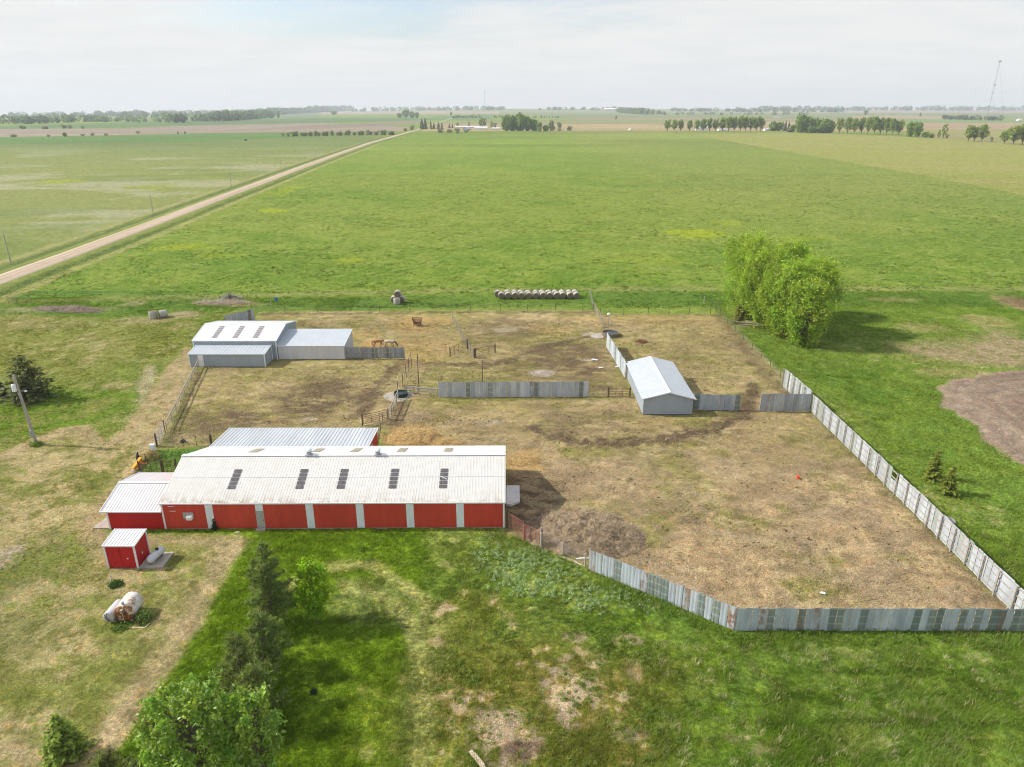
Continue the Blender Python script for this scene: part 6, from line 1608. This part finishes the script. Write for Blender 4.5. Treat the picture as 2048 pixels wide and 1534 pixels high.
row('cott', [(1335, 262, 21, 17), (1348, 262.5, 22, 16), (1361, 262.5, 22, 15), (1379, 262.5, 21, 14), (1393, 263, 22, 15), (1406, 263, 24, 17), (1419, 263, 25, 16), (1431, 263, 24, 15), (1444, 263, 27, 20), (1457, 263.5, 29, 19), (1468, 263.5, 28, 17), (1480, 263.5, 30, 16), (1490, 263.5, 29, 16), (1501, 263.5, 28, 17), (1512, 263.5, 28, 18), (1521, 263.5, 27, 16)],
    'tall bare-trunked tree in the straight far row, {} from its west end', 'trees of the straight shelterbelt row')
row('dense', [(1546, 262, 18, 20), (1558, 262, 17, 20), (1600, 265, 34, 28), (1614, 265, 30, 26), (1630, 265, 28, 24), (1648, 266, 27, 26), (1660, 266, 24, 18), (1585, 264, 14, 16), (1622, 266, 14, 18), (1640, 266, 15, 18)],
    'bushy tree in the grove by the small white house, {} from the west', 'trees of the farm grove by the small white house')
row('cott', [(1678, 267, 29, 20), (1694, 267.5, 31, 20), (1708, 268, 30, 18), (1722, 268, 31, 20), (1735, 268.5, 33, 20), (1748, 269, 34, 20), (1760, 269, 32, 20), (1772, 269.5, 32, 20), (1784, 270, 31, 20), (1797, 270, 28, 20)],
    'leafy tree in the thick far belt, {} from its west end', 'trees of the thick belt east of the farm grove')
row('dense', [(1820, 273, 28, 22), (1833, 273.5, 28, 22), (1850, 275, 11, 16), (1862, 276, 9, 12)], 'round tree at the east end of the thick belt, {} along', 'round trees ending the thick belt')
plant('thin', 1886, 278, 29, 13, 'thin crooked tree standing alone in the yellow-green field'); plant('thin', 1876, 277, 17, 9, 'sparse half-bare sapling left of the crooked tree', None)
plant('shrub', 1893, 276, 8, 9, 'small round bush beside the crooked tree')
row('cott', [(1936, 283, 31, 22), (1948, 283, 29, 20), (1963, 283.5, 33, 24)], 'full tree in the small clump below the radio tower, {} of three', 'three trees below the radio tower')
plant('shrub', 1982, 284, 10, 8, 'small bush beside the clump below the radio tower')
row('cott', [(2008, 287, 25, 24), (2026, 289, 36, 30), (2044, 289, 40, 30), (2062, 290, 36, 28)], 'big leafy tree at the east edge of the field, {} of the clump', 'big trees at the east edge of the field')
plant('spruce', 1570, 262, 20, 8, 'dark spruce beside the small white house'); plant('spruce', 1577, 262, 18, 8, 'second dark spruce touching the first by the small white house')
plant('shrub', 1578, 264, 9, 14, 'pinkish grey bush in front of the small white house', var=1)
# farmstead down the road
row('spruce', [(844, 258.5, 20, 11), (851, 258.5, 21, 11), (862, 258, 16, 6), (868, 258, 12, 8), (877, 257.5, 13, 9), (884, 257.5, 12, 6), (899, 256, 8, 6), (905, 256, 8, 5), (938, 252, 10, 4)], 'dark spruce by the road at the distant farmstead, {} from the road', 'dark spruces at the distant farmstead')
row('dense', [(1012, 262, 30, 22), (1024, 262, 30, 22), (1040, 262, 34, 30), (1054, 262, 28, 24), (1068, 262, 22, 20), (1079, 263, 18, 14), (1092, 262, 12, 16)], 'large green tree in the distant farmstead grove, {} from its west side', 'trees of the farmstead grove')
row('thin', [(964, 256, 20, 10), (960, 256, 18, 8), (970, 256, 19, 8), (915, 254, 9, 7), (984, 257, 14, 9)], 'upright tree behind the farmstead sheds, {} counted', 'upright trees behind the farmstead sheds')
row('shrub', [(1104, 261, 20, 18), (1118, 261.5, 16, 14), (1138, 261, 9, 13), (880, 265, 10, 16), (898, 265, 7, 14), (915, 267, 11, 14), (932, 265, 6, 12), (990, 258, 12, 10), (824, 259.5, 9, 14), (811, 262, 6, 9)], 'scrubby bush around the distant farmstead, {} of the scrub', 'scrubby bushes around the farmstead')
row('shrub', [(566 + i * 8.8 + (i * 37 % 5), 272.5 - i * .12, 7 + (i * 13 % 4), 9 + (i * 7 % 4)) for i in range(26)], 'pale grey-green bush in the far line of brush, {} from the west', 'pale bushes in the line of brush')
row('dense', [(799, 235.5, 9, 14), (812, 235, 15, 18), (824, 235.5, 12, 14), (834, 236, 11, 10)], 'bluish far tree in the small grove behind the road, {} of four', 'trees of the small far grove')
row('dense', [(557, 236, 13, 8), (668, 230, 8, 14), (902, 231, 7, 5), (1232, 239, 8, 4), (1731, 230, 10, 10), (1840, 233, 7, 4), (130, 273, 8, 9), (46, 258, 7, 13)], 'lone far tree standing out on the plain, {} of the scattered ones', 'lone far trees on the plain')
row('shrub', [(91, 258, 6, 16), (128, 257, 8, 16), (140, 257, 7, 10), (165, 257, 5, 9), (28, 273.5, 5, 16), (97, 273, 4, 8), (165, 272, 4, 12), (185, 271, 5, 10), (212, 271, 4, 10), (276, 267, 5, 10), (356, 268, 5, 4), (370, 267.5, 5, 5)], 'low dark bush on the far western plain, {} of the scatter', 'low bushes on the far western plain')

# woods that read as one mass
def woods(label, pts, hp, depth, dens, col, seed, name='woods'):
    q = np.random.default_rng(seed); W = [at(*p) for p in pts]; V = []; C = []
    for a, b in zip(W[:-1], W[1:]):
        L = (b - a).length; d = math.hypot((a.x + b.x) / 2, (a.y + b.y) / 2); h = hp * d / FPX; n = max(4, int(L / h * dens))
        for i in range(n):
            f = q.random(); c = np.array(a.lerp(b, f)); c[1] += q.random() * depth; c[2] = float(terr(c[0], c[1])); hh = h * (.55 + .55 * q.random()); w = hh * .55; m = 46
            dd = unit(q.normal(size=(m, 3))); P = c + [0, 0, hh * .5] + dd * (.55 + .45 * q.random((m, 1))) * [w, w, hh * .5]
            V.append(quads(P, dd + [0, 0, .3], h * .13, .75, q)); C.append(np.repeat(np.array(col) * (.7 + .6 * q.random()) * (.8 + .4 * q.random((m, 1))), 4, 0))
    tag(np_mesh(name, np.concatenate(V), 4, M['leaf'], None, np.concatenate(C)), kind='stuff')
WC = (.14, .215, .115)
woods('', [(-420, 252), (0, 250), (145, 244)], 13, 250, 2.6, WC, 1)
woods('', [(150, 244), (330, 246)], 9, 250, 2.0, WC, 2)
woods('', [(322, 247), (420, 243), (495, 238)], 17, 350, 3.4, WC, 3)
woods('', [(185, 238), (330, 236)], 11, 500, 2.6, WC, 4)
woods('', [(-420, 238), (0, 236), (180, 234), (480, 228)], 9, 600, 3.2, WC, 5)
woods('', [(495, 232), (610, 226), (690, 222)], 11, 500, 3.2, WC, 6)
woods('', [(700, 224), (850, 221.5), (1010, 220.5)], 8, 500, 2.4, WC, 7)
woods('', [(905, 237), (960, 236)], 6, 120, 2.0, (.14, .19, .08), 8)
woods('', [(1080, 221), (1240, 221)], 7, 500, 2.0, WC, 9)
woods('', [(1245, 226), (1300, 230), (1348, 230)], 11, 300, 2.2, (.14, .2, .07), 10)
woods('', [(1350, 223), (1560, 225), (1700, 225)], 8, 500, 2.2, WC, 11)
woods('', [(1530, 221.5), (1800, 221.5), (2100, 222), (2500, 222)], 8, 600, 2.6, WC, 12)
woods('', [(1908, 239), (1960, 241), (2022, 242)], 8, 80, 2.2, (.11, .14, .07), 13)
woods('', [(1370, 231), (1560, 231), (1660, 231)], 6, 300, .8, (.16, .2, .1), 14)
woods('', [(985, 236), (1010, 236)], 5, 80, 2, (.09, .12, .06), 15)
woods('', [(1060, 236), (1130, 236)], 4, 80, .8, (.10, .12, .07), 16)

# farm buildings far out
def barnlet(name, label, px, py, wp, hp, dep, rise, wall, roof, rz=0, cat='farm building', door=True):
    p = at(px, py); dist = _c * p.y + _s * (CH - p.z); W = wp * dist / FPX; Hh = hp * dist / FPX; D = dep; rr = rise * dist / FPX
    t = empty(name, p, rz, label, cat)
    m = MB(); x = W / 2
    m.face([(-x, 0, -.2), (x, 0, -.2), (x, 0, Hh), (-x, 0, Hh)]); m.face([(x, D, -.2), (-x, D, -.2), (-x, D, Hh), (x, D, Hh)])
    for s in (-1, 1):
        f = [(s * x, 0, -.2), (s * x, D, -.2), (s * x, D, Hh), (s * x, D / 2, Hh + rr), (s * x, 0, Hh)]; m.face(f if s > 0 else f[::-1])
    m.build('wall', wall, t)
    m = MB()
    for (ya, yb) in ((-.4, D / 2), (D + .4, D / 2)):
        m.face([(-x - .4, ya, Hh - .05), (x + .4, ya, Hh - .05), (x + .4, yb, Hh + rr + .1), (-x - .4, yb, Hh + rr + .1)]); m.face([(-x - .4, ya, Hh + .1), (-x - .4, yb, Hh + rr + .25), (x + .4, yb, Hh + rr + .25), (x + .4, ya, Hh + .1)])
    m.build('roof', roof, t)
    if door:
        m = MB(); m.box((0, -.06, Hh * .4), (W * .16, .1, Hh * .8)); m.build('door', M['greymetal'], t)
    return t
barnlet('farm_shed', 'grey gable-ended shed at the distant farmstead', 938, 260.5, 20, 2.6, 9, 3.2, M['greywall'], M['paleroof'], 1.2)
barnlet('farm_shed', 'low long shed with a white roof at the distant farmstead', 962, 258.5, 26, 1.6, 12, 1.8, M['greywall'], M['whiteroof'])
barnlet('farm_shed', 'white roofed shed beside the farmstead grove', 992, 258.8, 16, 1.6, 12, 1.8, M['greywall'], M['whiteroof'])
barnlet('farm_shed', 'very long pale roofed shed behind the distant farmstead', 942, 255, 64, 1.0, 14, 1.4, M['palewall'], M['whiteroof'])
barnlet('farm_house', 'white farm building half hidden behind the straight tree row', 1405, 260.5, 22, 4.5, 14, 4, M['white'], M['paleroof'])
barnlet('farm_shed', 'low pale shed behind the straight tree row', 1447, 261.5, 20, 2.2, 10, 1.4, M['white'], M['paleroof'])
barnlet('farm_shed', 'low white shed in the gap after the straight tree row', 1538, 261.5, 16, 2.5, 10, 2.0, M['white'], M['paleroof'])
barnlet('farm_house', 'small white gabled house by the dark spruces', 1565, 261.5, 8, 4.5, 9, 2.5, M['white'], M['bluewhite'])
barnlet('farm_shed', 'tiny pale roofed shed out on the tan field', 1556, 236.5, 11, 1.3, 14, 1, M['greywall'], M['paleroof'])
barnlet('farm_house', 'tiny white house by the far eastern trees', 2040, 242, 7, 2.6, 10, 1.5, M['white'], M['whiteroof'])
barnlet('farm_shed', 'pale cream sheds far out before the horizon woods', 1220, 221.5, 22, 3.0, 60, 2, surf('cream', (.62, .52, .42), .8), M['white'])
barnlet('farm_shed', 'tiny white hut at the foot of the radio tower', 1965, 254.5, 16, 1.6, 10, .8, M['white'], M['whiteroof'])
p = at(1260, 260.5); b = MB(); b.lathe([(.001, 3.2), (2.5, 2.6), (3.2, 1.2), (3.0, -.2)], 14); tag(b.build('farm_tank', M['white'], loc=p), 'small white tank at the edge of the big pasture', 'tank')
p = at(1352, 268); b = MB(); b.tube([(0, 0, -.3), (0, 0, 5)], .35, 6); tag(b.build('pasture_post', M['darkpost'], loc=p), 'lone dark post at the corner of the big pasture', 'post')
p = at(491, 281); b = MB(); b.lathe([(.001, 1.7), (1.6, 1.5), (2.2, .5), (2.0, -.2)], 10); tag(b.build('feed_bunk', M['dark'], loc=p), 'small dark trough far out in the west pasture', 'trough')

def mast(label, px, py, top_px, W, guys, dishes):
    p = at(px, py); dist = _c * p.y + _s * (CH - p.z)
    # height that reaches the photo row top_px at this spot
    b_ = (767 - top_px) / FPX; dz = (-_s + b_ * _c) / (_c + b_ * _s); h = CH + dz * p.y - p.z
    t = empty('radio_mast', p, 0, label, 'radio mast'); m = MB(); L = [Vector((W * math.cos(a), W * math.sin(a), 0)) for a in (0.5, 2.594, 4.689)]
    for v in L: m.tube([v, v + Vector((0, 0, h))], W * .22, 5)
    k = 26
    for i in range(k):
        za, zb = h * i / k, h * (i + 1) / k
        for j in range(3): m.tube([L[j] + Vector((0, 0, za)), L[(j + 1) % 3] + Vector((0, 0, zb))], W * .11, 4, caps=False)
    m.build('mast', M['greymetal'], t)
    if guys:
        g = MB()
        for f in (.45, .95):
            for a in (0.5, 2.594, 4.689): g.tube([(0, 0, h * f), (math.cos(a) * h * .55, math.sin(a) * h * .55, 0)], .05, 3, caps=False)
        g.build('guy_wire', M['wire'], t)
    for f, s in dishes:
        d = MB(); d.lathe([(s, -s * .8), (s * 1.05, 0), (s, s * .8), (.001, s * .85)], 10, (W * 2, 0, h * f)); d.box((-W * 2.5, 0, h * f), (s * 1.6, s, s * 1.2)); d.build('antenna', M['greymetal'], t)
mast('tall slender radio mast rising above the eastern trees', 1970, 254, 121, .75, True, [(.99, 1.7), (.64, 1.3), (.52, 1.0)])
mast('faint far radio mast on the northern horizon', 970, 224, 183, 1.6, False, [(.98, 3)])

# ------------------------------------------------------------------ air, sky, sun, camera
box = MB(); box.box((0, 4400, 55), (26000, 9900, 330)); hz = box.build('haze', bpy.data.materials.new('haze'))
hm = hz.data.materials[0]; hm.use_nodes = True; nt = hm.node_tree; nt.nodes.clear(); out = nt.nodes.new('ShaderNodeOutputMaterial')
pv = nt.nodes.new('ShaderNodeVolumePrincipled'); pv.inputs['Color'].default_value = (.87, .935, 1.0, 1); pv.inputs['Density'].default_value = 1.05e-4; pv.inputs['Anisotropy'].default_value = 0.1
nt.links.new(pv.outputs[0], out.inputs['Volume']); tag(hz, kind='stuff')

SUN_EL = R(38); SUN_TO = Vector((-1.0, .12, 0)).normalized()
w = bpy.data.worlds.new('World'); scene.world = w; w.use_nodes = True; nt = w.node_tree; nt.nodes.clear()
out = nt.nodes.new('ShaderNodeOutputWorld'); bg = nt.nodes.new('ShaderNodeBackground'); bg.inputs[1].default_value = 0.13
sky = nt.nodes.new('ShaderNodeTexSky'); sky.sky_type = 'NISHITA'; sky.sun_disc = False; sky.sun_elevation = SUN_EL; sky.sun_rotation = math.atan2(SUN_TO.x, SUN_TO.y)
sky.air_density = 1.0; sky.dust_density = 2.5; sky.ozone_density = 1.0; sky.altitude = 400
tc = nt.nodes.new('ShaderNodeTexCoord'); D = tc.outputs['Generated']
sep = N(nt, 'ShaderNodeSeparateXYZ'); nt.links.new(D, sep.inputs[0])
# thin high cloud: noise on a flat layer overhead, thickest toward the horizon
zz = math_(nt, 'ADD', math_(nt, 'MAXIMUM', sep.outputs[2], 0.0), 0.09)
u = math_(nt, 'DIVIDE', sep.outputs[0], zz); v = math_(nt, 'DIVIDE', sep.outputs[1], zz)
cb = N(nt, 'ShaderNodeCombineXYZ'); nt.links.new(u, cb.inputs[0]); nt.links.new(v, cb.inputs[1])
mp = N(nt, 'ShaderNodeMapping'); mp.inputs['Scale'].default_value = (.55, .8, 1); mp.inputs['Location'].default_value = (3.82, .4, 0); nt.links.new(cb.outputs[0], mp.inputs[0])
cl = noise(nt, mp.outputs[0], 0.75, 7, .6)
hor = ramp(nt, sep.outputs[2], .15, .0, 0, .30)
cov = ramp(nt, math_(nt, 'ADD', cl, hor), .40, .60, .12, 1.0)
cov = math_(nt, 'MAXIMUM', cov, ramp(nt, sep.outputs[2], .075, .02, 0, 1))
tint = mixc(nt, (4.55, 4.62, 4.6), (4.85, 4.87, 4.8), ramp(nt, noise(nt, mp.outputs[0], 2.2, 5, .6), .35, .65))
over = mixc(nt, tint, (5.0, 5.1, 5.3), ramp(nt, sep.outputs[2], .15, .6))
c = mixc(nt, sky.outputs[0], over, cov)
nt.links.new(c, bg.inputs[0]); nt.links.new(bg.outputs[0], out.inputs[0])

ld = bpy.data.lights.new('sun', 'SUN'); ld.energy = 3.95; ld.angle = R(0.6); ld.color = (1.0, .945, .86)
lo = bpy.data.objects.new('sun', ld); COL.objects.link(lo)
to = Vector((SUN_TO.x * math.cos(SUN_EL), SUN_TO.y * math.cos(SUN_EL), math.sin(SUN_EL))); lo.rotation_euler = (-to).to_track_quat('-Z', 'Y').to_euler(); lo.location = to * 90

cd = bpy.data.cameras.new('camera'); cam = bpy.data.objects.new('camera', cd); COL.objects.link(cam)
cd.sensor_fit = 'HORIZONTAL'; cd.sensor_width = 36; cd.lens = 36 * FPX / 2048; cd.clip_start = .5; cd.clip_end = 60000
cam.location = (0, 0, CH); cam.rotation_euler = (math.pi / 2 - PITCH, 0, 0); scene.camera = cam
vs = scene.view_settings; vs.view_transform = 'Standard'; vs.look = 'None'; vs.exposure = 0.50; vs.gamma = 1; vs.use_curve_mapping = False
cy = scene.cycles; cy.max_bounces = 6; cy.diffuse_bounces = 5; cy.glossy_bounces = 2; cy.transmission_bounces = 3; cy.volume_bounces = 0; cy.transparent_max_bounces = 6
cy.use_denoising = True; cy.filter_width = 1.1; cy.caustics_reflective = False; cy.caustics_refractive = False; cy.sample_clamp_indirect = 4
